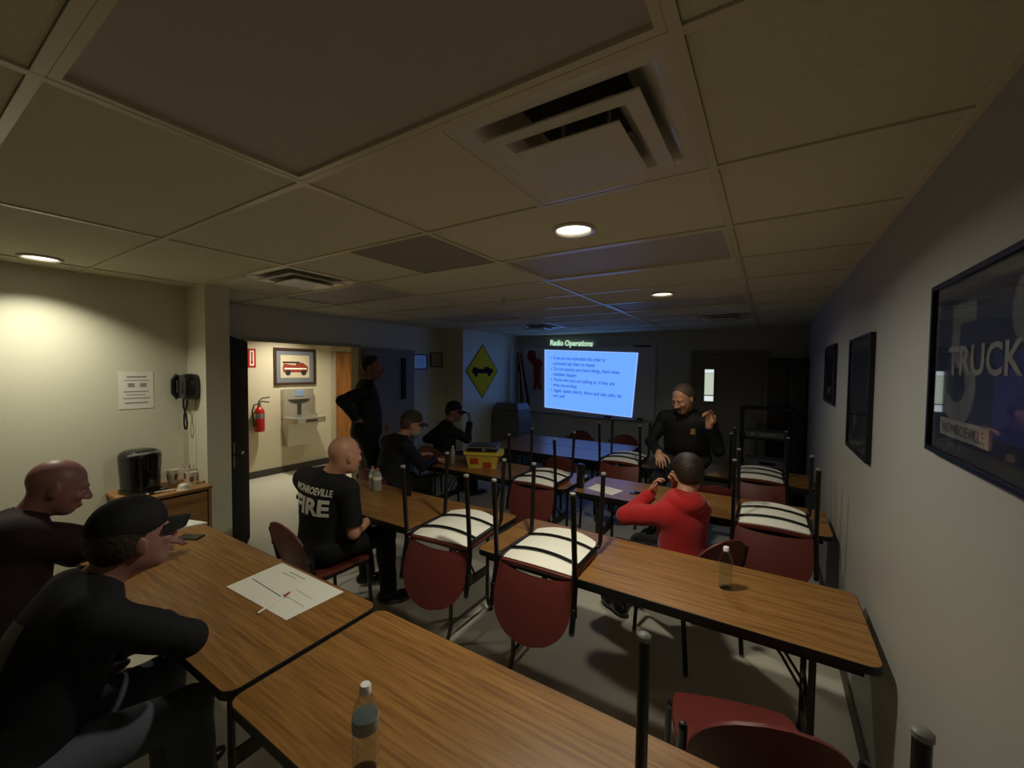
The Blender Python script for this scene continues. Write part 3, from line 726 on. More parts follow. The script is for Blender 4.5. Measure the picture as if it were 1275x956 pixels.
b = bmesh.new(); lathe_v(b, [(0.022, 1.18), (0.026, 1.20), (0.02, 1.24), (0, 1.24)], (0, 0, 0.10)); finish('valve', b, M_ALU, t, True)
finish('carry_handle', tb([(0, 1.23, 0.10), (0.03, 1.25, 0.13), (0.10, 1.235, 0.20)], 0.009, 8), M_BLACK, t, True)
finish('squeeze_lever', tb([(-0.01, 1.24, 0.09), (0.03, 1.30, 0.13), (0.11, 1.315, 0.21)], 0.009, 8), M_BLACK, t, True)
finish('hose', tb([(-0.02, 1.21, 0.11), (-0.09, 1.20, 0.13), (-0.125, 1.10, 0.14), (-0.105, 0.95, 0.14), (-0.085, 0.86, 0.13)], [0.011, 0.011, 0.011, 0.012, 0.02], 10), M_BLACK, t, True)
finish('wall_bracket', bx(-0.03, 0.03, 0.9, 1.1, 0.0, 0.03), M_BLACK, t)
t = thing('extinguisher_sign', 'red and white arrow sign above the fire extinguisher', 'sign'); t.matrix_world = WL(XH, 3.345, 1.94)
finish('plate', bx(-0.06, 0.06, -0.15, 0.15, 0.001, 0.004), M_FRED, t)
finish('inner_panel', bx(-0.032, 0.032, -0.12, 0.12, 0.004, 0.005), M_PAPER, t)
finish('arrow', prism(bmesh.new(), [(-0.012, 0.10), (0.012, 0.10), (0.012, -0.06), (0.026, -0.06), (0, -0.105), (-0.026, -0.06), (-0.012, -0.06)], XY, 0.005, 0.006), M_FRED, t)

# ------------------------------------------------------------------ coffee corner
M_CAB = wood_mat('maple cabinet', (120, 82, 44), (156, 112, 64), (176, 132, 80), 0.4, 'Y')
t = thing('low_cabinet', 'small wooden cabinet with the coffee maker, beside the stub wall', 'cabinet', (XK, 1.45, 0))
M_CABI = mat('cabinet inside', (52, 34, 20), 0.6)
finish('side_panel', bx(0.005, 0.415, -0.50, -0.48, 0, 0.855), M_CAB, t)
finish('side_panel', bx(0.005, 0.415, -0.025, -0.005, 0, 0.855), M_CAB, t)
finish('worktop', bx(0.002, 0.43, -0.515, -0.002, 0.855, 0.88, 0.004), M_CAB, t)
finish('back_panel', bx(0.002, 0.012, -0.48, -0.025, 0.05, 0.855), M_CABI, t)
finish('door', bx(0.39, 0.41, -0.475, -0.03, 0.06, 0.835, 0.003), M_CAB, t)
finish('plinth', bx(0.03, 0.36, -0.48, -0.025, 0.0, 0.06), M_CABI, t)
t = thing('coffee_maker', 'black single-cup coffee maker with silver handle on the cabinet', 'coffee maker', (-3.895, 1.085, 0.88), 0.35)
t.scale = (0.9, 0.9, 0.98)
def squircle(rx, ry, z, n=28, p=3.2):
    return [(rx*math.copysign(abs(math.cos(a))**(2/p), math.cos(a)), ry*math.copysign(abs(math.sin(a))**(2/p), math.sin(a)), z) for a in (2*PI*k/n for k in range(n))]
def loft(rings, cap=True):
    b = bmesh.new(); vs = [[b.verts.new(p) for p in r] for r in rings]; n = len(vs[0])
    for a, c in zip(vs, vs[1:]):
        for k in range(n): b.faces.new((a[k], a[(k+1) % n], c[(k+1) % n], c[k]))
    if cap: b.faces.new(vs[0][::-1]); b.faces.new(vs[-1])
    return b
M_KG = mat('glossy coffee maker black', (13, 13, 15), 0.22, coat=0.4)
finish('base', loft([squircle(0.125, 0.115, 0.0), squircle(0.128, 0.118, 0.012), squircle(0.126, 0.116, 0.03)]), M_KG, t, True)
finish('body', loft([squircle(0.112, 0.108, 0.03), squircle(0.114, 0.112, 0.12), squircle(0.120, 0.118, 0.22), squircle(0.120, 0.118, 0.255)]), M_KG, t, True)
lid = finish('lid', loft([squircle(0.121, 0.119, 0.258), squircle(0.121, 0.119, 0.275), squircle(0.112, 0.108, 0.30), squircle(0.085, 0.08, 0.318), squircle(0.03, 0.03, 0.324)]), M_KG, t, True)
pts = [(0.130*math.cos(a), 0.122*math.sin(a), 0.288+0.012*math.cos(a*1.4)) for a in np.linspace(-1.25, 1.25, 13)]
finish('handle', tb(pts, 0.009, 8), M_ALU, lid, True)
finish('drip_tray', bx(0.10, 0.19, -0.07, 0.07, 0.0, 0.022, 0.006), M_KG, t)
finish('brew_head', loft([squircle(0.05, 0.06, 0.18), squircle(0.055, 0.065, 0.26)]), M_KG, t, True).location = (0.09, 0, 0)
M_CUP = mat('paper cup', (212, 204, 186), 0.6); M_CUPP = mat('cup print', (120, 84, 60), 0.6)
for i, (x, y, s, lb) in enumerate(((-3.97, 1.30, 1.0, 'paper cup nearest the coffee maker, printed side out'), (-3.80, 1.365, 0.92, 'front paper cup in the cluster of three'), (-3.93, 1.395, 0.98, 'paper cup against the stub wall, holding stirrers'))):
    t = thing('paper_cup', lb, 'cup', (x, y, 0.88), i*1.3, group='paper cups on the cabinet')
    finish('cup_wall', lathe(bmesh.new(), [(0.0, 0.004), (0.028*s, 0.002), (0.029*s, 0.0), (0.040*s, 0.105*s), (0.038*s, 0.105*s), (0.027*s, 0.006), (0.0, 0.006)], 24), M_CUP, t, True)
    finish('rolled_rim', lathe(bmesh.new(), [(0.038*s, 0.105*s), (0.0415*s, 0.104*s), (0.0415*s, 0.109*s), (0.038*s, 0.109*s), (0.038*s, 0.105*s)], 24), M_CUP, t, True)
    b = bmesh.new(); seg = 8
    for k in range(3):
        a0 = k*2.1; rz = lambda z: 0.0295*s+(0.011*s)*(z/(0.105*s))+0.0006
        ring = [[b.verts.new((rz(z)*math.cos(a0+j*0.12), rz(z)*math.sin(a0+j*0.12), z)) for j in range(seg)] for z in (0.03*s, 0.075*s)]
        for j in range(seg-1): b.faces.new((ring[0][j], ring[0][j+1], ring[1][j+1], ring[1][j]))
    finish('printed_band', b, M_CUPP, t)
    if i == 2:
        for k in range(4): finish('stirrer', tb([(0.01*math.cos(k*1.7), 0.01*math.sin(k*1.7), 0.01), (0.034*math.cos(k*1.7), 0.034*math.sin(k*1.7), 0.135)], 0.002, 6), M_CUPP, t)
t = thing('plastic_lid', 'pale dome cup lid lying before the coffee maker', 'cup lid', (-3.70, 1.275, 0.88), 0.3)
finish('dome', lathe(bmesh.new(), [(0.0, 0.045), (0.018, 0.044), (0.03, 0.035), (0.036, 0.006), (0.041, 0.004), (0.041, 0.0), (0.0, 0.0)], 24), M_CUP, t, True)
finish('spoon', tb([(-0.03, -0.04, 0.008), (-0.06, -0.10, 0.012), (-0.085, -0.19, 0.012)], [0.006, 0.004, 0.005], 8), M_CUP, t, True)
# wall telephone
t = thing('wall_telephone', 'black wall telephone with looped cord on the lit stub wall', 'telephone'); t.matrix_world = plane_mat((-3.93, 1.45, 1.64), (1, 0, 0), (0, 0, 1))
finish('body', loft([[(u*k, v*k2, n) for u, v, _ in squircle(0.095, 0.105, 0, p=3.0)] for k, k2, n in ((0.95, 0.95, 0.0), (1, 1, 0.02), (1, 1, 0.06), (0.86, 0.88, 0.095), (0.55, 0.6, 0.105))]), M_BLACKP, t, True)
hs = finish('handset', tb([(-0.075, 0.09, 0.085), (-0.088, 0.05, 0.115), (-0.088, -0.05, 0.115), (-0.075, -0.09, 0.085)], [0.026, 0.02, 0.02, 0.026], 14), M_BLACKP, t, True)
finish('keypad', bx(0.0, 0.05, -0.05, 0.03, 0.103, 0.109, 0.002), M_CHAR, t)
finish('wall_plate', bx(-0.04, 0.0, -0.18, -0.095, 0.0, 0.012), M_CREAM, t)
cord = [(-0.065, -0.10, 0.06), (-0.07, -0.16, 0.06), (-0.05, -0.23, 0.05), (-0.03, -0.30, 0.05), (-0.045, -0.345, 0.05), (-0.075, -0.345, 0.05), (-0.09, -0.30, 0.05), (-0.07, -0.23, 0.055), (-0.045, -0.17, 0.05), (-0.04, -0.10, 0.04)]
finish('cord', tb(cord, 0.0065, 8), M_BLACKP, hs, True)
finish('line_wire', tb([(-0.02, -0.18, 0.004), (-0.01, -0.45, 0.004), (-0.015, -0.70, 0.004)], 0.004, 6), M_CREAM, t, True)

# ------------------------------------------------------------------ things on the tables
def bottle(x, y, z, label, h=0.205, r=0.031, cap=(232, 232, 232), water=0.0, body=None, lab=None):
    t = thing('water_bottle', label, 'bottle', (x, y, z), random.random()*3, group='water bottles')
    s = h/0.205
    prof = [(0.0, 0.004), (r*0.6, 0.0), (r*0.92, 0.003), (r, 0.014)]
    for i in range(5): prof += [(r, 0.02+i*0.016), (r*0.95, 0.028+i*0.016)]
    prof += [(r, 0.105), (r, 0.135), (r*0.93, 0.150), (r*0.62, 0.172), (r*0.40, 0.182), (r*0.40, 0.19)]
    inner = [(max(q[0]-0.0016, 0), q[1]+(0.0015 if i < 3 else 0)) for i, q in enumerate(prof)][::-1]
    full = [(a, c*s) for a, c in prof+inner]
    full[-1] = (0.0, full[-1][1])
    finish('bottle_body', lathe(bmesh.new(), full, 24), body or M_PET, t, True)
    finish('cap', lathe(bmesh.new(), [(0.0, 0.207*s), (r*0.36, 0.207*s), (r*0.44, 0.203*s), (r*0.45, 0.187*s), (r*0.42, 0.186*s)], 20), mat('cap %d %d %d' % cap, cap, 0.4), t, True)
    if lab: finish('label_band', lathe(bmesh.new(), [(r*1.01, 0.105*s), (r*1.015, 0.106*s), (r*1.015, 0.134*s), (r*1.01, 0.135*s)], 24), lab, t, True)
    if water: finish('water', lathe(bmesh.new(), [(0.0, 0.004*s), (r*0.88, 0.006*s), (r*0.9, water*s), (0.0, water*s)], 24), M_WATER, t, True)
    return t
M_WATER = mat('water', (235, 245, 245), 0.02, trans=1.0, ior=1.33)
M_LABEL = mat('pale bottle label', (150, 156, 150), 0.5)
M_CLOUD = mat('cloudy bottle', (205, 205, 190), 0.25, trans=0.55, ior=1.2)
bottle(-0.880, 0.690, TZ, 'clear water bottle nearest the camera, on the front table', 0.235, 0.034, body=M_PET, lab=M_LABEL)
bottle(-0.157, 2.250, TZ, 'clear water bottle alone on the right-hand table', 0.205, 0.031)
bottle(-2.945, 2.395, TZ, 'left of two pale bottles before the bald man', 0.20, 0.031, (150, 92, 74), body=M_CLOUD, lab=M_PAPER)
bottle(-2.860, 2.375, TZ, 'right of two pale bottles before the bald man', 0.195, 0.036, (170, 104, 84), body=M_CLOUD, lab=M_PAPER)
bottle(-2.99, 3.53, TZ, 'slim bottle by the hand of the man with the pale beard', 0.20, 0.026, (210, 210, 205), body=M_CLOUD)
def tumbler(x, y, z, label, h=0.19, r=0.036):
    t = thing('tumbler', label, 'tumbler', (x, y, z), group='black tumblers')
    finish('tumbler_body', lathe(bmesh.new(), [(0.0, 0.0), (r*0.84, 0.0), (r*0.86, 0.006), (r, h*0.9), (0, h*0.9)], 24), M_BLACKP, t, True)
    finish('tumbler_lid', lathe(bmesh.new(), [(0.0, h), (r*0.7, h), (r*1.03, h*0.97), (r*1.03, h*0.9), (0, h*0.9)], 24), M_BLACK, t, True)
tumbler(-1.430, 3.47, TZ, 'tall black tumbler on the table seam in the middle', 0.215, 0.040)
tumbler(-2.545, 2.43, TZ, 'black tumbler behind the left leg of the nearest upturned pair', 0.17, 0.034)
def sheet(name, label, cat, corners, z, m=M_PAPER, lines=(), th=0.0012):
    t = thing(name, label, cat, (0, 0, z))
    finish('paper', prism(bmesh.new(), corners, XY, 0.0003, th), m, t)
    a, b_, c, d = [V((p[0], p[1], 0)) for p in corners]         # a->b is the reading direction, a->d down the page
    for (u0, v0, u1, v1, w_, mm) in lines:
        P = lambda u, v: a+(b_-a)*u+(d-a)*v
        p, q = P(u0, v0), P(u1, v1); dn = (q-p).normalized(); nn = V((-dn.y, dn.x, 0))*w_/2
        finish('print_line', prism(bmesh.new(), [(k.x, k.y) for k in (p-nn, q-nn, q+nn, p+nn)], XY, th, th+0.0004), mm, t)
    return t
M_FAINT = mat('faint print', (176, 172, 160), 0.7)
sheet('printed_sheet', 'big white printed map sheet on the left front table', 'paper', [(-2.225, 1.205), (-1.690, 1.205), (-1.700, 0.935), (-2.205, 0.925)], TZ,
      lines=[(0.06, 0.62, 0.60, 0.66, 0.004, M_INK), (0.60, 0.66, 0.66, 0.60, 0.003, M_FAINT), (0.25, 0.12, 0.5, 0.12, 0.008, M_FAINT), (0.2, 0.2, 0.42, 0.2, 0.006, M_FAINT), (0.6, 0.4, 0.85, 0.42, 0.004, M_FAINT), (0.55, 0.6, 0.9, 0.62, 0.004, M_FAINT)])
t = thing('pen', 'white pen with red tip lying on the printed map sheet', 'pen', (-1.865, 0.972, TZ+0.0072), 1.85)
finish('barrel', tb([(-0.085, 0, 0), (0.05, 0, 0)], 0.0045, 8), M_PAPER, t, True); finish('grip', tb([(0.05, 0, 0), (0.082, 0, 0), (0.095, 0, 0)], [0.0047, 0.004, 0.001], 8), M_REDINK, t, True)
sheet('notepad', 'white notepad at the far corner of the left front table', 'notepad', [(-3.42, 1.17), (-3.20, 1.235), (-3.24, 1.07), (-3.33, 1.035)], TZ, th=0.012)
t = thing('mobile_phone', 'black phone beside the notepad, near a resting hand', 'phone', (-3.03, 1.075, TZ), 0.5)
finish('case', bx(-0.07, 0.07, -0.036, 0.036, 0.0005, 0.009, 0.003), M_BLACKP, t); finish('display', bx(-0.064, 0.064, -0.031, 0.031, 0.009, 0.0096), M_LITE, t)
sheet('paper_sheet', 'loose white sheet on the table in front of the boy in red', 'paper', [(-1.345, 3.66), (-1.07, 3.585), (-1.115, 3.40), (-1.37, 3.475)], TZ, lines=[(0.1, 0.3, 0.8, 0.3, 0.004, M_FAINT), (0.1, 0.5, 0.7, 0.5, 0.004, M_FAINT)])
t = thing('mobile_phone', 'dark phone on the table by the boy in red\'s elbow', 'phone', (-0.93, 3.575, TZ), 0.1)
finish('case', bx(-0.075, 0.075, -0.036, 0.036, 0.0005, 0.009, 0.003), M_BLACKP, t); finish('display', bx(-0.069, 0.069, -0.031, 0.031, 0.009, 0.0096), M_LITE, t)
# yellow bin with a black case on top
M_BIN = mat('yellow bin plastic', (214, 186, 74), 0.45, var=0.06, scale=14); M_BINL = mat('bin label red', (178, 62, 40), 0.6)
t = thing('yellow_bin', 'yellow plastic bin with red labels under the black case', 'bin', (-2.63, 3.63, TZ), 0.42)
def frustum(w0, d0, w1, d1, z0, z1): return loft([[(sx*w, sy*d, z) for sx, sy in ((-1, -1), (1, -1), (1, 1), (-1, 1))] for w, d, z in ((w0, d0, z0), (w1, d1, z1))])
finish('tub', frustum(0.15, 0.105, 0.175, 0.125, 0.0, 0.15), M_BIN, t)
finish('rim', frustum(0.195, 0.145, 0.195, 0.145, 0.15, 0.178), M_BIN, t)
for u, v in ((-0.08, 0.085), (0.06, 0.045)):
    o = finish('side_label', bx(u-0.045, u+0.045, -0.002, 0.0, v-0.03, v+0.03), M_BINL, t); o.location = (0, -0.1195+0.0, 0); o.rotation_euler = (0.12, 0, 0)
o = finish('end_label', bx(0.0, 0.002, -0.05, 0.05, 0.03, 0.09), M_BINL, t); o.location = (0.1565, 0, 0); o.rotation_euler = (0, 0.15, 0)
finish('handle', bx(0.19, 0.215, -0.06, 0.06, 0.13, 0.178, 0.004), M_BIN, t); finish('handle', bx(-0.215, -0.19, -0.06, 0.06, 0.13, 0.178, 0.004), M_BIN, t)
t = thing('projector_case', 'flat black device with pale edge standing on the yellow bin', 'projector', (-2.63, 3.63, TZ+0.178), 0.42)
finish('lower_shell', bx(-0.16, 0.16, -0.125, 0.125, 0.0, 0.045, 0.008), M_BLACKP, t, True)
finish('pale_band', bx(-0.165, 0.165, -0.13, 0.13, 0.045, 0.056, 0.003), M_CAP, t)
finish('upper_shell', bx(-0.155, 0.155, -0.12, 0.12, 0.056, 0.068, 0.004), M_BLACKP, t)
finish('lens_ring', lathe(bmesh.new(), [(0.0, -0.006), (0.014, -0.008), (0.018, 0.0), (0, 0.0)], 16, (0.02, -0.125, 0.024), 'Y'), M_CAP, t, True)

# ------------------------------------------------------------------ back of the room
t = thing('corner_cabinet', 'dim grey cabinet on wheels in the back left corner', 'cabinet', (-3.92, 6.25, 0))
M_GCAB = mat('grey cabinet', (96, 94, 88), 0.5, var=0.05, scale=6)
finish('body', bx(-0.28, 0.28, -0.22, 0.22, 0.08, 0.98, 0.008), M_GCAB, t)
finish('top_box', loft([[(sx*w, sy*d, z) for sx, sy in ((-1, -1), (1, -1), (1, 1), (-1, 1))] for w, d, z in ((0.26, 0.21, 0.98), (0.26, 0.21, 1.10), (0.22, 0.17, 1.20))]), M_GCAB, t)
finish('pale_strip', bx(-0.06, 0.20, -0.222, -0.214, 1.03, 1.05), M_CAP, t)
finish('door', bx(-0.26, 0.26, -0.232, -0.22, 0.12, 0.92, 0.003), M_GCAB, t)
for x in (-0.22, 0.22):
    for y in (-0.17, 0.17): finish('caster', lathe(bmesh.new(), [(0.0, -0.015), (0.04, -0.015), (0.04, 0.015), (0, 0.015)], 14, (x, y, 0.04), 'X'), M_BLACKP, t, True)
t = thing('flag', 'striped flag on a pole in the back left corner', 'flag', (-4.10, 6.72, 0))
finish('stand', lathe(bmesh.new(), [(0.0, 0.0), (0.12, 0.0), (0.12, 0.02), (0.04, 0.06), (0.02, 0.12), (0, 0.12)], 20), M_ALU, t, True)
finish('pole', tb([(0, 0, 0.05), (0, 0, 2.15)], 0.012, 10), M_CAP, t, True)
finish('finial', lathe(bmesh.new(), [(0.0, 2.25), (0.012, 2.22), (0.022, 2.19), (0.012, 2.15), (0, 2.15)], 12), M_ALU, t, True)
M_FLR = mat('flag red', (110, 30, 34), 0.7); M_FLW = mat('flag white', (190, 188, 186), 0.7); M_FLB = mat('flag blue', (28, 32, 62), 0.7)
def flag_pt(u, v, k0):                       # u across the cloth (0 at pole), v down; cloth hangs in folds
    x = 0.012+u*(0.06+0.26*v)+0.012*math.sin(u*9+v*2); y = -0.03*math.sin(u*13)*(0.4+v)
    return (x, y, 2.12-v*0.93-0.10*u*v)
for i in range(9):
    u0, u1 = i/9, (i+1)/9
    finish('stripe', solid(grid_surface(lambda a, c: flag_pt(u0+(u1-u0)*a, 0.38+0.62*c if i < 5 else c, 0), 4, 16), 0.004), (M_FLR, M_FLW)[i % 2], t, True)
finish('blue_field', solid(grid_surface(lambda a, c: flag_pt(a*5/9, c*0.38, 0), 12, 8), 0.004), M_FLB, t, True)
# equipment cart and tall cabinet on the right
t = thing('equipment_cart', 'black equipment cart with shelves against the back wall', 'cart', (-0.01, 5.98, 0))
for sx in (-1, 1):
    for sy in (-1, 1):
        finish('post', bx(sx*0.27-0.015, sx*0.27+0.015, sy*0.2-0.015, sy*0.2+0.015, 0.07, 1.36), M_BLACK, t)
        finish('caster', lathe(bmesh.new(), [(0.0, -0.012), (0.035, -0.012), (0.035, 0.012), (0, 0.012)], 14, (sx*0.27, sy*0.2, 0.035), 'X'), M_BLACKP, t, True)
for z in (0.15, 0.62, 0.98, 1.34): finish('shelf', bx(-0.285, 0.285, -0.215, 0.215, z, z+0.022), M_BLACK, t)
M_GEQ = mat('grey equipment', (84, 84, 88), 0.45)
for i, (z, h, w_, lb) in enumerate(((0.643, 0.09, 0.21, 'grey player unit on the cart, lower middle shelf'), (1.003, 0.07, 0.20, 'pale receiver on the cart, upper middle shelf'), (0.173, 0.2, 0.2, 'dark amplifier box on the lowest cart shelf'))):
    e = thing('media_unit', lb, 'electronics', (-0.03, 5.96, z), group='boxes on the equipment cart')
    finish('case', bx(-w_, w_, -0.15, 0.15, 0, h, 0.004), (M_GEQ, M_GEQ, M_BLACKP)[i], e); finish('display', bx(-0.05, 0.12, -0.153, -0.15, h*0.4, h*0.75), (M_LITE, M_CAP, M_LITE)[i], e)
    finish('knob', lathe(bmesh.new(), [(0.016, -0.165), (0.018, -0.15), (0, -0.15)], 14, (-0.13, 0, h*0.5), 'Y'), M_ALU, e, True)
t = thing('tall_cabinet', 'tall black cabinet standing in the dark back right corner', 'cabinet', (0.20, 6.62, 0))
finish('carcass', bx(-0.205, 0.205, -0.25, 0.28, 0.0, 1.98, 0.004), M_BLACK, t)
for s in (-1, 1):
    d = finish('door', bx(s*0.102-0.098, s*0.102+0.098, -0.268, -0.25, 0.06, 1.95, 0.003), M_BLACKP, t); finish('handle', tb([(s*0.02, -0.27, 0.95), (s*0.02, -0.29, 0.97), (s*0.02, -0.29, 1.09), (s*0.02, -0.27, 1.11)], 0.006, 8), M_ALU, d, True)

# ------------------------------------------------------------------ people
def npv(v): return np.array((v[0], v[1], v[2]), dtype=np.float64)
def unit(v):
    v = npv(v); return v/max(1e-9, np.linalg.norm(v))
class Field:
    """smooth union of round cones and ellipsoids, turned into one closed surface"""
    def __init__(self): self.pr = []
    def cone(self, a, b, ra, rb, k=0.03): self.pr.append(('c', npv(a), npv(b), ra, rb, k)); return self
    def ell(self, c, axes, rad, k=0.03): self.pr.append(('e', npv(c), np.array([unit(x) for x in axes]), np.array(rad, float), None, k)); return self
    def add(self, other, grow=0.0, k=None):
        for q in other.pr:
            if q[0] == 'c': self.pr.append(('c', q[1], q[2], q[3]+grow, q[4]+grow, k or q[5]))
            else: self.pr.append(('e', q[1], q[2], q[3]+grow, None, k or q[5]))
        return self
    @staticmethod
    def dist(q, P):
        if q[0] == 'c':
            a, b = q[1], q[2]; ab = b-a; L = max(1e-12, ab@ab)
            t = np.clip(((P-a)@ab)/L, 0, 1)
            return np.linalg.norm(P-(a+t[..., None]*ab), axis=-1)-(q[3]+(q[4]-q[3])*t)
        d = (P-q[1])@q[2].T; r = q[3]
        k0 = np.linalg.norm(d/r, axis=-1); k1 = np.linalg.norm(d/(r*r), axis=-1)
        return np.where(k1 > 1e-9, k0*(k0-1)/np.maximum(k1, 1e-9), -r.min())
    @staticmethod
    def bound(q):
        if q[0] == 'c':
            r = max(q[3], q[4]); return np.minimum(q[1], q[2])-r, np.maximum(q[1], q[2])+r
        r = np.sqrt(((q[2]*q[3][:, None])**2).sum(0)); return q[1]-r, q[1]+r
    def mesh(self, name, h, cuts=(), carve=()):
        """cuts: (point, outward normal, radius) trims past a plane inside a ball; carve: fields cut away"""
        lo = np.min([self.bound(q)[0] for q in self.pr], axis=0)-4*h; hi = np.max([self.bound(q)[1] for q in self.pr], axis=0)+4*h
        n = np.ceil((hi-lo)/h).astype(int)+1
        D = np.full(n, 0.05, dtype=np.float32)
        for q in self.pr:
            a, b = self.bound(q); m = 0.05
            i0 = np.maximum(0, np.floor((a-m-lo)/h).astype(int)); i1 = np.minimum(n, np.ceil((b+m-lo)/h).astype(int)+1)
            g = np.stack(np.meshgrid(*[lo[j]+h*np.arange(i0[j], i1[j]) for j in range(3)], indexing='ij'), -1)
            d = self.dist(q, g); S = D[i0[0]:i1[0], i0[1]:i1[1], i0[2]:i1[2]]; k = q[5]
            hh = np.maximum(k-np.abs(S-d), 0)/k
            D[i0[0]:i1[0], i0[1]:i1[1], i0[2]:i1[2]] = np.minimum(S, d)-hh*hh*k*0.25
        for (pt, nrm, rad) in cuts:
            pt = npv(pt); nrm = unit(nrm)
            i0 = np.maximum(0, np.floor((pt-rad-lo)/h).astype(int)); i1 = np.minimum(n, np.ceil((pt+rad-lo)/h).astype(int)+1)
            if (i1 <= i0).any(): continue
            g = np.stack(np.meshgrid(*[lo[j]+h*np.arange(i0[j], i1[j]) for j in range(3)], indexing='ij'), -1)
            pd = (g-pt)@nrm; inside = np.linalg.norm(g-pt, axis=-1) < rad
            S = D[i0[0]:i1[0], i0[1]:i1[1], i0[2]:i1[2]]
            D[i0[0]:i1[0], i0[1]:i1[1], i0[2]:i1[2]] = np.where(inside, np.maximum(S, pd), S)
        for fld in carve:
            for q in fld.pr:
                a, b = self.bound(q); m = 0.03
                i0 = np.maximum(0, np.floor((a-m-lo)/h).astype(int)); i1 = np.minimum(n, np.ceil((b+m-lo)/h).astype(int)+1)
                if (i1 <= i0).any(): continue
                g = np.stack(np.meshgrid(*[lo[j]+h*np.arange(i0[j], i1[j]) for j in range(3)], indexing='ij'), -1)
                S = D[i0[0]:i1[0], i0[1]:i1[1], i0[2]:i1[2]]
                D[i0[0]:i1[0], i0[1]:i1[1], i0[2]:i1[2]] = np.maximum(S, -self.dist(q, g))
        grid = openvdb.FloatGrid(0.05); grid.copyFromArray(D)
        pts, quads = grid.convertToQuads()
        pts = np.asarray(pts, dtype=np.float64)*h+lo; quads = np.asarray(quads)
        me = bpy.data.meshes.new(name)
        me.vertices.add(len(pts)); me.vertices.foreach_set('co', pts.astype(np.float32).ravel())
        me.loops.add(quads.size); me.loops.foreach_set('vertex_index', quads[:, ::-1].astype(np.int32).ravel())
        me.polygons.add(len(quads)); me.polygons.foreach_set('loop_start', np.arange(0, quads.size, 4, dtype=np.int32))
        me.polygons.foreach_set('use_smooth', np.ones(len(quads), dtype=bool))
        me.update(); me.validate()
        # outward normals
        p = me.polygons[len(quads)//2]; c = np.array(p.center); nn = np.array(p.normal)
        dmin = lambda P: min(float(self.dist(q, P[None])[0]) for q in self.pr)
        if dmin(c+nn*0.004) < dmin(c-nn*0.004): me.flip_normals()
        return me

def ortho(d):
    a, b_ = frame_axes(V(tuple(unit(d)))); return (unit(d), npv(a), npv(b_))
def two_bone(a, target, l1, l2, pole):
    a, t, pole = npv(a), npv(target), npv(pole); d = t-a; L = np.linalg.norm(d)
    L = min(L, (l1+l2)*0.999); dn = unit(d); t = a+dn*L
    x = (l1*l1-l2*l2+L*L)/(2*L); hgt = math.sqrt(max(0.0, l1*l1-x*x))
    pv = pole-a; pv = pv-dn*(pv@dn); pv = unit(pv)
    return a+dn*x+pv*hgt, t

def hand(f, wrist, dirn, palm_n, thumb_side, curl=0.35, s=1.0, spread=0.06, curls=None):
    """palm plus five separate fingers; palm_n points out of the palm"""
    d = unit(dirn); n = npv(palm_n); n = unit(n-d*(n@d)); t = np.cross(d, n); t = t if thumb_side > 0 else -t
    w_ = npv(wrist)
    c = w_+d*0.050*s
    f.ell(c, (d, t, n), (0.052*s, 0.042*s, 0.017*s), 0.012)
    f.cone(w_-d*0.01*s, w_+d*0.03*s, 0.027*s, 0.026*s, 0.02)
    for i, (off, ln) in enumerate(((0.033, 0.072), (0.0115, 0.082), (-0.0105, 0.076), (-0.031, 0.060))):
        cu = curls[i] if curls else curl
        p = w_+d*(0.092-0.006*abs(i-1.2))*s+t*off*s
        dd = unit(d+t*spread*(1.2-i)*1.0); ang = 0.0
        for seg, fr in enumerate((0.46, 0.30, 0.24)):
            ang += cu*(0.9, 1.25, 0.9)[seg]
            dv = dd*math.cos(ang)+n*math.sin(ang)
            q = p+dv*ln*fr*s; f.cone(p, q, (0.0092, 0.0086, 0.008)[seg]*s, (0.0086, 0.008, 0.0070)[seg]*s, 0.004); p = q
    p = w_+d*0.028*s+t*0.030*s
    dv = unit(d*0.55+t*0.75+n*0.25); q = p+dv*0.042*s; f.cone(p, q, 0.0135*s, 0.0105*s, 0.008)
    dv = unit(d*0.85+t*0.35+n*0.40); r = q+dv*0.034*s; f.cone(q, r, 0.0105*s, 0.009*s, 0.005); 
    dv = unit(d*0.95+n*0.35); f.cone(r, r+dv*0.024*s, 0.009*s, 0.0075*s, 0.004)

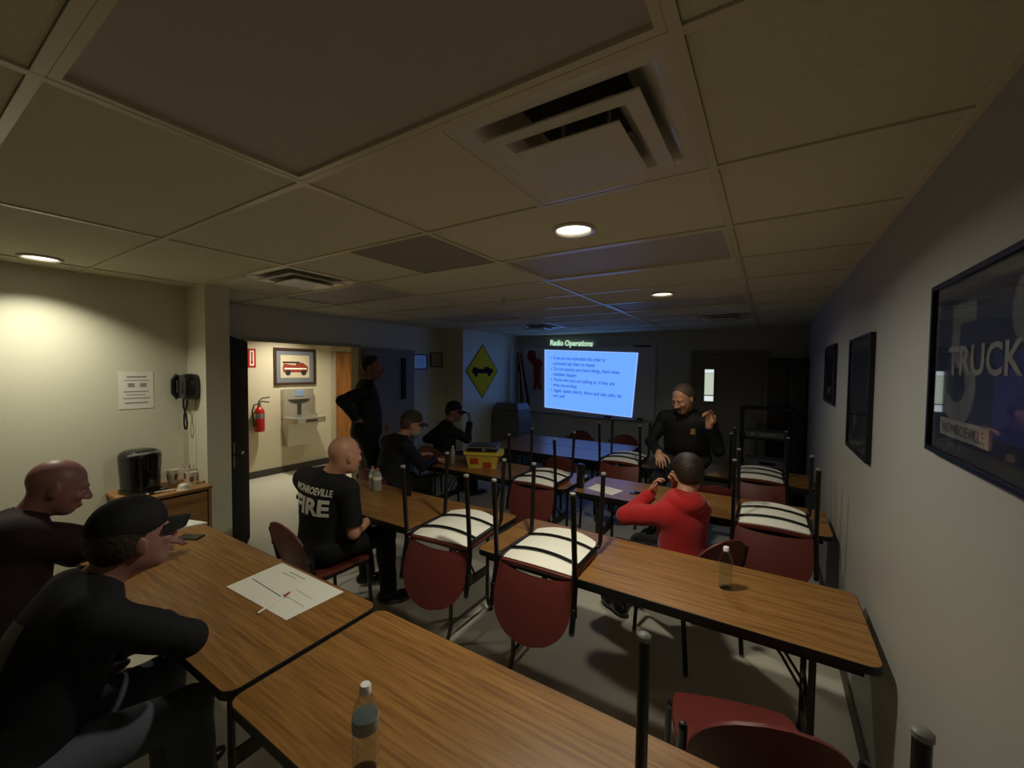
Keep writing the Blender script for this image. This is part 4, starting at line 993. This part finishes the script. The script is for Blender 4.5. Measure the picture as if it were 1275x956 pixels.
def person(label, P, look):
    """P: pose dictionary in room coordinates; look: clothing dictionary"""
    s = P.get('scale', 1.0); sh_w = P.get('sh', 0.185)*s; fat = P.get('fat', 1.0)
    hip, neck, head = npv(P['hip']), npv(P['neck']), npv(P['head'])
    yaw = math.radians(P['yaw']); F = np.array((math.sin(yaw), math.cos(yaw), 0)); Rg = np.array((math.cos(yaw), -math.sin(yaw), 0))
    yt = math.radians(P.get('twist', P['yaw'])); Ft = np.array((math.sin(yt), math.cos(yt), 0)); Rt = np.array((math.cos(yt), -math.sin(yt), 0))
    up = unit(neck-hip); Fs = unit(Ft-up*(Ft@up)); Rs = np.cross(Fs, up)
    S = {1: neck-up*0.055*s+Rs*sh_w, -1: neck-up*0.055*s-Rs*sh_w}
    for k, dz in P.get('shrug', {}).items(): S[k] = S[k]+npv(dz)
    H = {1: hip+Rg*0.092*s, -1: hip-Rg*0.092*s}
    UA, FA, TH, SH = 0.285*s, 0.262*s, 0.44*s, 0.43*s
    torso = Field(); L = np.linalg.norm(neck-hip)
    torso.ell(hip+up*0.02, (Rg, F, up), (0.165*s*fat, 0.125*s*fat, 0.13*s), 0.06)
    torso.ell(hip+up*L*0.36+Fs*0.01, (Rs, Fs, up), (0.150*s*fat, 0.118*s*fat, 0.17*s), 0.07)
    torso.ell(hip+up*L*0.70, (Rs, Fs, up), (0.172*s*(0.5+0.5*fat), 0.118*s*(0.6+0.4*fat), 0.185*s), 0.07)
    torso.cone(S[1]-Rs*0.02, S[-1]+Rs*0.02, 0.066*s, 0.066*s, 0.06)
    torso.cone(neck-up*0.02, S[1]-Rs*0.05*s, 0.062*s, 0.052*s, 0.05); torso.cone(neck-up*0.02, S[-1]+Rs*0.05*s, 0.062*s, 0.052*s, 0.05)
    arms = {}; legs = {}; body = Field(); body.add(torso, -0.012)
    armf = {1: Field(), -1: Field()}; legf = {1: Field(), -1: Field()}; W = {}; E = {}
    for k in (1, -1):
        a = P['arm'][k]
        if 'elbow' in a:
            E[k] = S[k]+unit(npv(a['elbow'])-S[k])*UA; W[k] = E[k]+unit(npv(a['hand'])-E[k])*FA
        else: E[k], W[k] = two_bone(S[k], a['hand'], UA, FA, a['pole'])
        armf[k].cone(S[k], E[k], 0.054*s, 0.042*s, 0.03).cone(E[k], W[k], 0.042*s, 0.028*s, 0.02)
        armf[k].ell(S[k]*0.45+E[k]*0.55, ortho(E[k]-S[k]), (0.10*s, 0.048*s, 0.048*s), 0.03)
        body.add(armf[k], -0.006 if a.get('sleeve', 1) else 0)
        hd = npv(a['dir']) if 'dir' in a else (W[k]-E[k])
        hand(body, W[k], hd, a.get('palm', (0, 0, -1)), a.get('thumb', 1), a.get('curl', 0.35), s*a.get('hs', 1.0), a.get('spread', 0.06), a.get('curls'))
    K = {}; A = {}
    for k in (1, -1):
        lg = P['leg'][k]; K[k], A[k] = two_bone(H[k], lg['ankle'], TH, SH, lg['pole'])
        legf[k].cone(H[k], K[k], 0.088*s*(0.7+0.3*fat), 0.060*s, 0.05).cone(K[k], A[k], 0.058*s, 0.040*s, 0.03)
        cb = np.cross(np.cross(K[k]-H[k], A[k]-K[k]), A[k]-K[k]); cb = unit(cb) if np.linalg.norm(cb) > 1e-6 else -F
        if cb@F > 0: cb = -cb
        legf[k].ell(K[k]*0.68+A[k]*0.32+cb*0.012, ortho(A[k]-K[k]), (0.14*s, 0.053*s, 0.053*s), 0.04)
        body.add(legf[k], -0.012)
    # head
    hy = math.radians(P['hyaw']); hp = math.radians(P.get('hpitch', 0)); hr = math.radians(P.get('hroll', 0))
    f = np.array((math.sin(hy)*math.cos(hp), math.cos(hy)*math.cos(hp), math.sin(hp))); r0 = np.array((math.cos(hy), -math.sin(hy), 0)); u0 = np.cross(r0, f)
    r = r0*math.cos(hr)+u0*math.sin(hr); u = -r0*math.sin(hr)+u0*math.cos(hr)
    hs = P.get('hsize', 1.0)*1.04; X = lambda a, b, c: head+(r*a+f*b+u*c)*hs
    hd = Field()
    hd.ell(X(0, -0.012, 0.035), (r, f, u), (0.077*hs, 0.097*hs, 0.090*hs), 0.03)
    hd.ell(X(0, 0.020, -0.035), (r, f, u), (0.064*hs, 0.072*hs, 0.080*hs), 0.04)
    hd.ell(X(0, 0.052, -0.090), (r, f, u), (0.036*hs, 0.030*hs, 0.026*hs), 0.03)
    hd.cone(X(-0.035, 0.078, 0.022), X(0.035, 0.078, 0.022), 0.013*hs, 0.013*hs, 0.02)        # brow
    hd.cone(X(0, 0.090, 0.012), X(0, 0.112, -0.030), 0.008*hs, 0.0135*hs, 0.012)               # nose
    for k in (-1, 1):
        hd.ell(X(k*0.013, 0.100, -0.034), (r, f, u), (0.009*hs, 0.010*hs, 0.007*hs), 0.008)
        hd.ell(X(k*0.038, 0.072, -0.022), (r, f, u), (0.022*hs, 0.018*hs, 0.018*hs), 0.02)
        hd.ell(X(k*0.079, -0.012, -0.005), (unit(r+f*-0.35*k), f, u), (0.010*hs, 0.020*hs, 0.033*hs), 0.008)
    hd.cone(X(-0.020, 0.090, -0.062), X(0.020, 0.090, -0.062), 0.0075*hs, 0.0075*hs, 0.006)
    hd.cone(X(-0.016, 0.088, -0.073), X(0.016, 0.088, -0.073), 0.008*hs, 0.008*hs, 0.006)
    body.add(hd)
    body.cone(neck-up*0.03, X(0, -0.025, -0.04), 0.060*s, 0.056*hs, 0.03)
    skin = look.get('skin', M_SKIN); vox = P.get('vox', 0.0075)
    origin = V((float(hip[0]), float(hip[1]), 0.0))
    def put(name, me, m, parent):
        me.transform(Matrix.Translation(-origin)); me.materials.append(m); o = link(name, me, parent)
        if parent is None: o.location = origin
        return o
    me = body.mesh('person', vox); B = put('person', me, skin, None); tag(B, label, 'person')
    # eyes, brows and lips
    for k in (-1, 1):
        e = Field().ell(X(k*0.031, 0.079, 0.000), (r, f, u), (0.0125*hs, 0.0105*hs, 0.0095*hs), 0.004); put('eye', e.mesh('eye', 0.004), mat('eye white', (214, 208, 200), 0.3), B)
        e = Field().ell(X(k*0.031, 0.0875, 0.000), (r, f, u), (0.0058*hs, 0.0040*hs, 0.0062*hs), 0.004); put('iris', e.mesh('iris', 0.0025), M_BLACK, B)
        e = Field().cone(X(k*0.016, 0.094, 0.024), X(k*0.046, 0.080, 0.024), 0.005*hs, 0.004*hs, 0.004); put('eyebrow', e.mesh('eyebrow', 0.004), look.get('brow', mat('brown hair', (44, 32, 24), 0.6)), B)
    e = Field().cone(X(-0.021, 0.093, -0.066), X(0.021, 0.093, -0.066), 0.0065*hs, 0.0065*hs, 0.004); put('lips', e.mesh('lips', 0.004), mat('lips', (150, 84, 76), 0.45), B)
    # shirt
    sl = look.get('sleeve', 'long'); top = Field(); top.add(torso, 0.008*look.get('loose', 1.0))
    for k in (1, -1):
        g = 0.012*look.get('loose', 1.0)
        if sl == 'long':
            top.add(armf[k], g, 0.03)
            c = W[k]*0.94+E[k]*0.06; top.cone(W[k]*0.85+E[k]*0.15, c, 0.036*s+g*0.5, 0.037*s+g*0.5, 0.02)
        else:
            top.cone(S[k], E[k]*0.86+S[k]*0.14, 0.058*s+g, 0.052*s+g, 0.03)
    cuts = [(W[k]-unit(W[k]-E[k])*0.012, unit(W[k]-E[k]), 0.085) for k in (1, -1)] if sl == 'long' else [(E[k]*0.84+S[k]*0.16, unit(E[k]-S[k]), 0.085) for k in (1, -1)]
    nk = unit(X(0, -0.02, -0.04)-neck)
    if look.get('collar'):
        for a in np.linspace(0.5, 2*PI-0.5, 22):
            b_ = (Fs*math.cos(a)+Rs*math.sin(a)); ctr = neck+nk*0.02*s
            top.cone(ctr+b_*0.066*s, ctr+nk*0.040*s+b_*0.070*s, 0.010, 0.008, 0.012)
    if look.get('hood'):
        for a in np.linspace(0.75, 2*PI-0.75, 18):
            b_ = (Fs*math.cos(a)+Rs*math.sin(a)); ctr = neck+up*0.015*s-Fs*0.02*s
            rr = 0.022+0.018*(1-math.cos(a))/2
            top.ell(ctr+b_*0.082*s-up*0.01*(1-math.cos(a)), (Rs, Fs, up), (rr*1.2, rr*1.2, rr*1.25), 0.03)
    nfield = Field().cone(neck+nk*0.032, X(0, -0.02, 0.0), 0.060*s, 0.060*s)
    sm = look['shirt']; top_me = top.mesh('shirt', vox, cuts=cuts, carve=[nfield]); SHIRT = put('shirt', top_me, sm, B); SHIRT['label'] = look['shirt_label']
    # trousers
    tr = Field(); tr.ell(hip+up*0.03, (Rg, F, up), (0.168*s*fat, 0.130*s*fat, 0.115*s), 0.05)
    for k in (1, -1):
        tr.add(legf[k], 0.010); tr.cone(K[k]*0.3+A[k]*0.7, A[k]+unit(K[k]-A[k])*0.01, 0.056*s, 0.060*s, 0.03)
    tr_me = tr.mesh('trousers', vox, cuts=[(A[k]+unit(K[k]-A[k])*-0.005, unit(A[k]-K[k]), 0.09) for k in (1, -1)]); put('trousers', tr_me, look['trousers'], B)['label'] = look['trousers_label']
    for k in (1, -1):
        lg = P['leg'][k]; td = math.radians(lg.get('toe', P['yaw'])); T = np.array((math.sin(td), math.cos(td), 0)); sd = np.array((T[1], -T[0], 0)); a = A[k].copy(); zf = a[2]-0.09*s
        base = np.array((a[0], a[1], zf))
        sh = Field(); sh.ell(base+T*-0.035*s+np.array((0, 0, 0.045)), (sd, T, (0, 0, 1)), (0.042*s, 0.055*s, 0.046), 0.03); sh.ell(base+T*0.10*s+np.array((0, 0, 0.036)), (sd, T, (0, 0, 1)), (0.050*s, 0.105*s, 0.036), 0.04)
        sh.cone(base+np.array((0, 0, 0.06)), base+np.array((0, 0, 0.11)), 0.048*s, 0.046*s, 0.03)
        shoe = put('shoe', sh.mesh('shoe', vox, cuts=[(base+np.array((0, 0, 0.008)), (0, 0, -1), 0.3)]), look.get('shoe', M_BLACKP), B)
    # hair or cap
    hair = look.get('hair')
    if hair:
        hf = Field(); hf.ell(X(0, -0.016, 0.040), (r, f, u), (0.083*hs, 0.100*hs, 0.094*hs), 0.02); hf.ell(X(0, -0.045, 0.005), (r, f, u), (0.079*hs, 0.070*hs, 0.075*hs), 0.03)
        if look.get('hair_big'): hf.ell(X(0, -0.01, 0.06), (r, f, u), (0.088*hs, 0.105*hs, 0.085*hs), 0.03)
        hc = [(X(0, 0.050, 0.085), unit(f*0.85-u*0.60), 0.30), (X(0, -0.02, -0.030), unit(-u+f*0.25), 0.30), (X(0, 0.030, 0.02), unit(f-u*0.25), 0.25)]
        put('hair', hf.mesh('hair', 0.006, cuts=hc), hair, B)
    if look.get('beard'):
        bf = Field(); bf.ell(X(0, 0.032, -0.070), (r, f, u), (0.067*hs, 0.070*hs, 0.058*hs), 0.02)
        put('beard', bf.mesh('beard', 0.006, cuts=[(X(0, 0.05, -0.030), unit(u), 0.2), (X(0, -0.01, -0.06), unit(-f), 0.2)], carve=[Field().cone(X(-0.018, 0.1, -0.066), X(0.018, 0.1, -0.066), 0.010, 0.010)]), look['beard'], B)
    if look.get('moustache'):
        bf = Field(); bf.cone(X(-0.024, 0.092, -0.054), X(0.024, 0.092, -0.054), 0.0085*hs, 0.0085*hs, 0.006); put('moustache', bf.mesh('moustache', 0.004), look['moustache'], B)
    if look.get('cap'):
        cf = Field(); cf.ell(X(0, -0.012, 0.052), (r, f, u), (0.085*hs, 0.104*hs, 0.097*hs), 0.02); cf.ell(X(0, 0.03, 0.06), (r, f, u), (0.066*hs, 0.055*hs, 0.065*hs), 0.04)
        tilt = unit(u-f*0.12)
        CAP = put('cap_crown', cf.mesh('cap', 0.006, cuts=[(X(0, 0, 0.030), -tilt, 0.4)]), look['cap'], B)
        # brim: curved sheet forward of the crown
        def bp(a, b_):
            x = (a-0.5)*2; wd = 0.078*math.sqrt(max(0.0, 1-(0.95*b_)**2.8)); y = 0.075+b_*0.095*(1-0.28*x*x)-0.02*x*x*(1-b_)
            z = 0.040-0.020*b_-0.024*x*x
            q = X(x*wd, y, z); return (q[0]-origin.x, q[1]-origin.y, q[2]-origin.z)
        finish('cap_brim', solid(grid_surface(bp, 14, 8), 0.004), look['cap'], CAP, True)
        bt = Field().ell(X(0, -0.012, 0.143), (r, f, u), (0.008, 0.008, 0.005), 0.003); put('cap_button', bt.mesh('cap_button', 0.003), look['cap'], CAP)
    return dict(body=B, shirt=SHIRT, origin=origin, S=S, E=E, W=W, K=K, A=A, X=X, neck=neck, hip=hip, Fs=Fs, Rs=Rs, up=up, r=r, f=f, u=u)

def wrap_text(pp, body, size, m, centre, right, upv, outward, width, bold=0.0, name='shirt_lettering'):
    """flat print laid onto a garment: every point of the lettering is dropped on the cloth"""
    me = text_mesh(body, size, 'CENTER', 0.0, bold)
    b = bmesh.new(); b.from_mesh(me); bpy.data.meshes.remove(me)
    bmesh.ops.triangulate(b, faces=b.faces)
    for _ in range(2): bmesh.ops.subdivide_edges(b, edges=[e for e in b.edges if e.calc_length() > 0.012], cuts=1)
    xs = [v.co.x for v in b.verts]; k = width/(max(xs)-min(xs)); cx_ = (max(xs)+min(xs))/2
    ob = pp['shirt']; bv = BVHTree.FromPolygons([v.co+pp['origin'] for v in ob.data.vertices], [tuple(p.vertices) for p in ob.data.polygons])
    right, upv, outward, centre = V(right), V(upv), V(outward), V(centre)
    for v in b.verts:
        p = centre+right*(v.co.x-cx_)*k+upv*v.co.y+outward*0.4
        hit = bv.ray_cast(p, -outward)
        v.co = (hit[0]+outward*0.003 if hit[0] is not None else p-outward*0.3)-pp['origin']
    return finish(name, b, m, ob)
def patch(pp, centre, right, upv, outward, poly, m, name='shirt_print', n=10):
    us = [p[0] for p in poly]; vs = [p[1] for p in poly]
    ob = pp['shirt']; bv = BVHTree.FromPolygons([v.co+pp['origin'] for v in ob.data.vertices], [tuple(p.vertices) for p in ob.data.polygons])
    right, upv, outward, centre = V(right), V(upv), V(outward), V(centre)
    def fn(a, c):
        # bilinear quad
        A, B_, C_, D_ = [V((p[0], p[1])) for p in poly]; q = (A*(1-a)+B_*a)*(1-c)+(D_*(1-a)+C_*a)*c
        p = centre+right*q.x+upv*q.y+outward*0.4; hit = bv.ray_cast(p, -outward)
        return (hit[0]+outward*0.003 if hit[0] is not None else p-outward*0.3)-pp['origin']
    return finish(name, grid_surface(fn, n, n), m, ob, True)

M_NAVYC = mat('near black cotton', (10, 10, 13), 0.85, var=0.1, scale=8, bump=0.5, bscale=14)
M_NAVYB = mat('dark navy cotton', (9, 10, 17), 0.85, var=0.1, scale=8, bump=0.5, bscale=14)
M_DARKC = mat('black jacket cloth', (10, 10, 12), 0.75, var=0.1, scale=8, bump=0.5, bscale=12)
M_MAROON = mat('dark maroon cloth', (30, 9, 10), 0.85, var=0.15, scale=8, bump=0.5, bscale=12)
M_HOODIE = mat('red hoodie fleece', (176, 22, 26), 0.85, var=0.08, scale=10, bump=0.6, bscale=11, sheen=0.2)
M_PANTS = mat('black trouser cloth', (11, 11, 12), 0.85, var=0.1, scale=8, bump=0.4, bscale=14)
M_GREYP = mat('dark grey trouser cloth', (38, 38, 40), 0.85, var=0.1, scale=8, bump=0.4, bscale=14)
M_JEANS = mat('grey denim', (78, 84, 92), 0.85, var=0.12, scale=12, bump=0.3, bscale=30)
M_HAIR = mat('brown hair', (44, 32, 24), 0.55, var=0.2, scale=30, bump=0.6, bscale=70)
M_HAIRG = mat('short grey brown hair', (84, 68, 56), 0.6, var=0.2, scale=30, bump=0.5, bscale=80)
M_BEARD = mat('pale beard', (150, 140, 130), 0.7, bump=0.5, bscale=80)
M_CAPB = mat('black cap cloth', (14, 14, 15), 0.8, bump=0.2, bscale=40)
M_CAPG = mat('olive cap cloth', (58, 54, 42), 0.8, bump=0.2, bscale=40)
M_TEE = mat('tee print white', (224, 220, 206), 0.7)
SHOE = mat('polished black shoe', (12, 12, 13), 0.25, coat=0.2)

# bald man seated in a lettered black shirt
p3 = person('bald man seated sideways-on in a black FIRE lettered shirt', dict(hip=(-2.63, 1.70, 0.555), neck=(-2.57, 1.70, 1.055), head=(-2.485, 1.785, 1.195), yaw=5, twist=-12, hyaw=4, hpitch=-4, sh=0.195, fat=1.1, vox=0.0068, hsize=1.04,
    arm={1: dict(hand=(-2.46, 1.99, 0.70), pole=(-2.25, 1.55, 0.7), palm=(0, 0, -1), thumb=-1, curl=0.5, dir=(-0.45, 0.8, -0.25), sleeve=0), -1: dict(hand=(-2.70, 2.03, 0.72), pole=(-3.0, 1.6, 0.7), palm=(0, 0, -1), thumb=1, curl=0.4)},
    leg={1: dict(ankle=(-2.44, 2.13, 0.10), pole=(-2.40, 2.6, 1.2), toe=35), -1: dict(ankle=(-2.80, 2.22, 0.10), pole=(-2.8, 2.7, 1.2), toe=30)}),
    dict(shirt=M_NAVYC, shirt_label='black shirt with white lettering', sleeve='short', trousers=M_PANTS, trousers_label='black trousers', shoe=SHOE, skin=M_SKIN))
bk = -p3['Fs']; rt = p3['Rs']; upv = p3['up']
cB = p3['neck']-p3['up']*0.085
wrap_text(p3, 'MONROEVILLE', 0.062, M_TEE, cB, rt, upv, bk, 0.30, 0.002)
wrap_text(p3, 'FIRE', 0.150, M_TEE, cB-p3['up']*0.135, rt, upv, bk, 0.27, 0.006)

# man in a black cap, left foreground
p2 = person('man in a black cap and dark shirt leaning on the left front table', dict(hip=(-1.96, 0.20, 0.555), neck=(-1.995, 0.41, 1.035), head=(-1.975, 0.525, 1.165), yaw=4, twist=4, hyaw=-6, hpitch=5, sh=0.20, fat=1.2, vox=0.0066, hsize=1.06,
    arm={1: dict(elbow=(-1.70, 0.655, 0.80), hand=(-2.10, 0.60, 0.80), palm=(0, 0, -1), thumb=-1, curl=0.3), -1: dict(elbow=(-2.30, 0.36, 0.70), hand=(-2.12, 0.55, 0.69), palm=(0, 0, -1), thumb=1, curl=0.3)},
    leg={1: dict(ankle=(-1.80, 0.66, 0.10), pole=(-1.75, 1.0, 1.2)), -1: dict(ankle=(-2.1, 0.66, 0.10), pole=(-2.12, 1.0, 1.2))}),
    dict(shirt=M_NAVYB, shirt_label='dark navy shirt with a worn grey print', sleeve='long', trousers=M_JEANS, trousers_label='grey denim jeans', cap=M_CAPB, hair=M_HAIR, skin=M_SKIN2))
patch(p2, p2['neck']-p2['up']*0.16, p2['Rs'], p2['up'], -p2['Fs'], [(-0.13, -0.05), (0.10, -0.06), (0.08, 0.06), (-0.10, 0.05)], mat('worn grey print', (86, 84, 84), 0.85, var=0.4, scale=20))
CAPP = [c for c in p2['body'].children if c.name.startswith('cap_crown')][0]

# bald man at the left edge
p1 = person('bald man in dark maroon jacket at the left edge', dict(hip=(-2.93, 0.20, 0.555), neck=(-3.01, 0.39, 1.045), head=(-2.985, 0.515, 1.195), yaw=4, twist=8, hyaw=8, hpitch=-18, sh=0.205, fat=1.55, vox=0.0075, hsize=1.06,
    arm={1: dict(hand=(-2.905, 0.905, 0.795), pole=(-2.6, 0.3, 0.5), palm=(0, 0, -1), thumb=-1, curl=0.22, dir=(0.25, 0.9, -0.1)), -1: dict(hand=(-3.12, 0.86, 0.795), pole=(-3.5, 0.3, 0.5), palm=(0, 0, -1), thumb=1, curl=0.3)},
    leg={1: dict(ankle=(-2.93, 0.62, 0.10), pole=(-2.9, 1.0, 1.2)), -1: dict(ankle=(-3.2, 0.62, 0.10), pole=(-3.2, 1.0, 1.2))}),
    dict(shirt=M_MAROON, shirt_label='dark maroon jacket', sleeve='long', loose=2.6, collar=True, trousers=M_PANTS, trousers_label='black trousers', skin=M_SKIN2))

# standing man, hand on hip
p4 = person('man standing by the doorway with one hand on his hip', dict(hip=(-4.05, 3.20, 1.03), neck=(-4.06, 3.20, 1.60), head=(-4.015, 3.27, 1.80), yaw=35, twist=35, hyaw=62, hpitch=-3, sh=0.205, fat=1.25, scale=1.1, vox=0.0085, hsize=1.12,
    arm={1: dict(elbow=(-3.92, 2.64, 1.40), hand=(-3.90, 2.97, 1.20), palm=(-0.4, 0.5, -0.3), thumb=1, curl=0.3, dir=(-0.35, 0.9, -0.1)), -1: dict(hand=(-4.18, 3.46, 1.10), pole=(-4.6, 3.0, 1.2), palm=(1, 0, 0), thumb=1, curl=0.4)},
    leg={1: dict(ankle=(-3.93, 3.15, 0.10), pole=(-3.6, 3.8, 0.6), toe=45), -1: dict(ankle=(-4.17, 3.28, 0.10), pole=(-3.9, 4.0, 0.6), toe=25)}),
    dict(shirt=M_DARKC, shirt_label='black long-sleeved shirt', sleeve='long', collar=True, trousers=M_PANTS, trousers_label='black trousers', hair=M_HAIR, skin=M_SKIN2))

# seated man with cap and pale beard
p5 = person('seated man with cap and pale beard, hand on the bin\'s table', dict(hip=(-3.35, 2.93, 0.555), neck=(-3.335, 3.04, 1.05), head=(-3.255, 3.165, 1.195), yaw=10, twist=14, hyaw=38, hpitch=-8, sh=0.20, fat=1.25, vox=0.0085, hsize=1.05,
    arm={1: dict(hand=(-3.13, 3.40, 0.785), pole=(-2.95, 2.8, 0.6), palm=(0, 0, -1), thumb=-1, curl=0.3, dir=(0.35, 0.9, -0.05)), -1: dict(hand=(-3.40, 3.42, 0.80), pole=(-3.8, 2.9, 0.6), palm=(0, 0, -1), thumb=1, curl=0.3)},
    leg={1: dict(ankle=(-3.22, 3.40, 0.10), pole=(-3.2, 3.8, 1.2)), -1: dict(ankle=(-3.5, 3.40, 0.10), pole=(-3.5, 3.8, 1.2))}),
    dict(shirt=M_DARKC, shirt_label='black jacket', sleeve='long', collar=True, trousers=M_PANTS, trousers_label='dark trousers', cap=M_CAPG, hair=M_HAIRG, beard=M_BEARD, skin=M_SKIN))

# seated man further back, hand raised to face
p6 = person('seated man in dark clothes with hand raised to his face, by the pilaster', dict(hip=(-3.74, 4.20, 0.555), neck=(-3.73, 4.27, 1.04), head=(-3.685, 4.375, 1.20), yaw=25, twist=35, hyaw=70, hpitch=-4, sh=0.20, fat=1.2, vox=0.0095, hsize=1.05,
    arm={1: dict(elbow=(-3.38, 4.42, 0.80), hand=(-3.50, 4.50, 1.12), palm=(-0.8, -0.2, 0.2), thumb=1, curl=0.6), -1: dict(hand=(-4.0, 4.5, 0.72), pole=(-4.3, 4.1, 0.7), palm=(0, 0, -1), thumb=1, curl=0.4)},
    leg={1: dict(ankle=(-3.52, 4.62, 0.10), pole=(-3.4, 5.1, 1.2)), -1: dict(ankle=(-3.8, 4.68, 0.10), pole=(-3.8, 5.1, 1.2))}),
    dict(shirt=M_DARKC, shirt_label='dark jacket', sleeve='long', trousers=M_PANTS, trousers_label='dark trousers', cap=M_CAPB, hair=M_HAIR, skin=M_SKIN2))

# speaker seated on the table edge, one hand raised
p7 = person('speaker in a black uniform top sitting on a table, left hand raised', dict(hip=(-0.74, 4.76, 0.865), neck=(-0.735, 4.62, 1.345), head=(-0.745, 4.50, 1.515), yaw=188, twist=184, hyaw=208, hpitch=-22, sh=0.215, fat=1.4, scale=1.06, vox=0.0075, hsize=1.14,
    arm={-1: dict(elbow=(-0.42, 4.52, 1.06), hand=(-0.53, 4.36, 1.40), palm=(-0.5, -0.8, 0.1), thumb=1, curl=0.75, curls=(0.35, 0.8, 0.9, 0.95), hs=1.12, dir=(0.02, -0.1, 1)), 1: dict(elbow=(-1.08, 4.58, 1.02), hand=(-0.93, 4.33, 0.96), palm=(0, 0.3, -1), thumb=1, curl=0.3, hs=1.1, dir=(0.3, -0.75, -0.45))},
    leg={-1: dict(ankle=(-0.66, 4.36, 0.30), pole=(-0.62, 3.7, 1.3)), 1: dict(ankle=(-0.95, 4.27, 0.25), pole=(-1.1, 3.7, 1.3), toe=200)}),
    dict(shirt=M_DARKC, shirt_label='black quarter-zip uniform top', sleeve='long', collar=True, trousers=M_GREYP, trousers_label='dark grey trousers', hair=M_HAIRG, moustache=M_HAIR, skin=M_SKIN))
M_BADGE = mat('gold badge', (190, 150, 80), 0.35, metal=0.5)
fr = p7['Fs']
patch(p7, p7['neck']-p7['up']*0.12-p7['Rs']*0.10, -p7['Rs'], p7['up'], fr, [(-0.022, -0.03), (0.022, -0.03), (0.018, 0.03), (-0.018, 0.03)], M_BADGE, 'chest_badge', 4)
b = Field(); w1 = p7['W'][1]; e1 = p7['E'][1]; ax = unit(w1-e1)
t = tb([tuple((w1-ax*0.005+(np.cross(ax, p7['Rs'])*math.cos(a)+np.cross(ax, np.cross(ax, p7['Rs']))*math.sin(a))*0.036)-npv(p7['origin'])) for a in np.linspace(0, 2*PI, 17)[:-1]], 0.006, 6, closed=True)
finish('watch_strap', t, M_ALU, p7['body'], True)

# boy in the red hoodie, back to the camera
p8 = person('boy in a red hoodie seated with his back turned, hand at his cheek', dict(hip=(-0.46, 2.90, 0.555), neck=(-0.47, 2.89, 0.955), head=(-0.45, 2.965, 1.105), yaw=-58, twist=-52, hyaw=-30, hpitch=-4, hroll=4, sh=0.150, fat=1.0, scale=0.95, vox=0.0068, hsize=1.0, shrug={1: (0, 0, -0.03), -1: (0, 0, -0.03)},
    arm={-1: dict(elbow=(-0.82, 2.80, 0.80), hand=(-0.60, 3.02, 1.03), palm=(0.8, -0.1, 0.1), thumb=-1, curl=0.55, dir=(0.25, 0.0, 0.9)), 1: dict(elbow=(-0.46, 3.24, 0.82), hand=(-0.56, 3.08, 1.04), palm=(0.3, -0.7, 0.3), thumb=1, curl=0.55)},
    leg={1: dict(ankle=(-0.86, 3.18, 0.10), pole=(-1.4, 3.3, 1.2)), -1: dict(ankle=(-0.90, 2.95, 0.10), pole=(-1.4, 3.0, 1.2))}),
    dict(shirt=M_HOODIE, shirt_label='red hooded sweatshirt', sleeve='long', loose=1.4, hood=True, trousers=M_GREYP, trousers_label='dark trousers', hair=M_HAIR, hair_big=True, skin=M_SKIN))
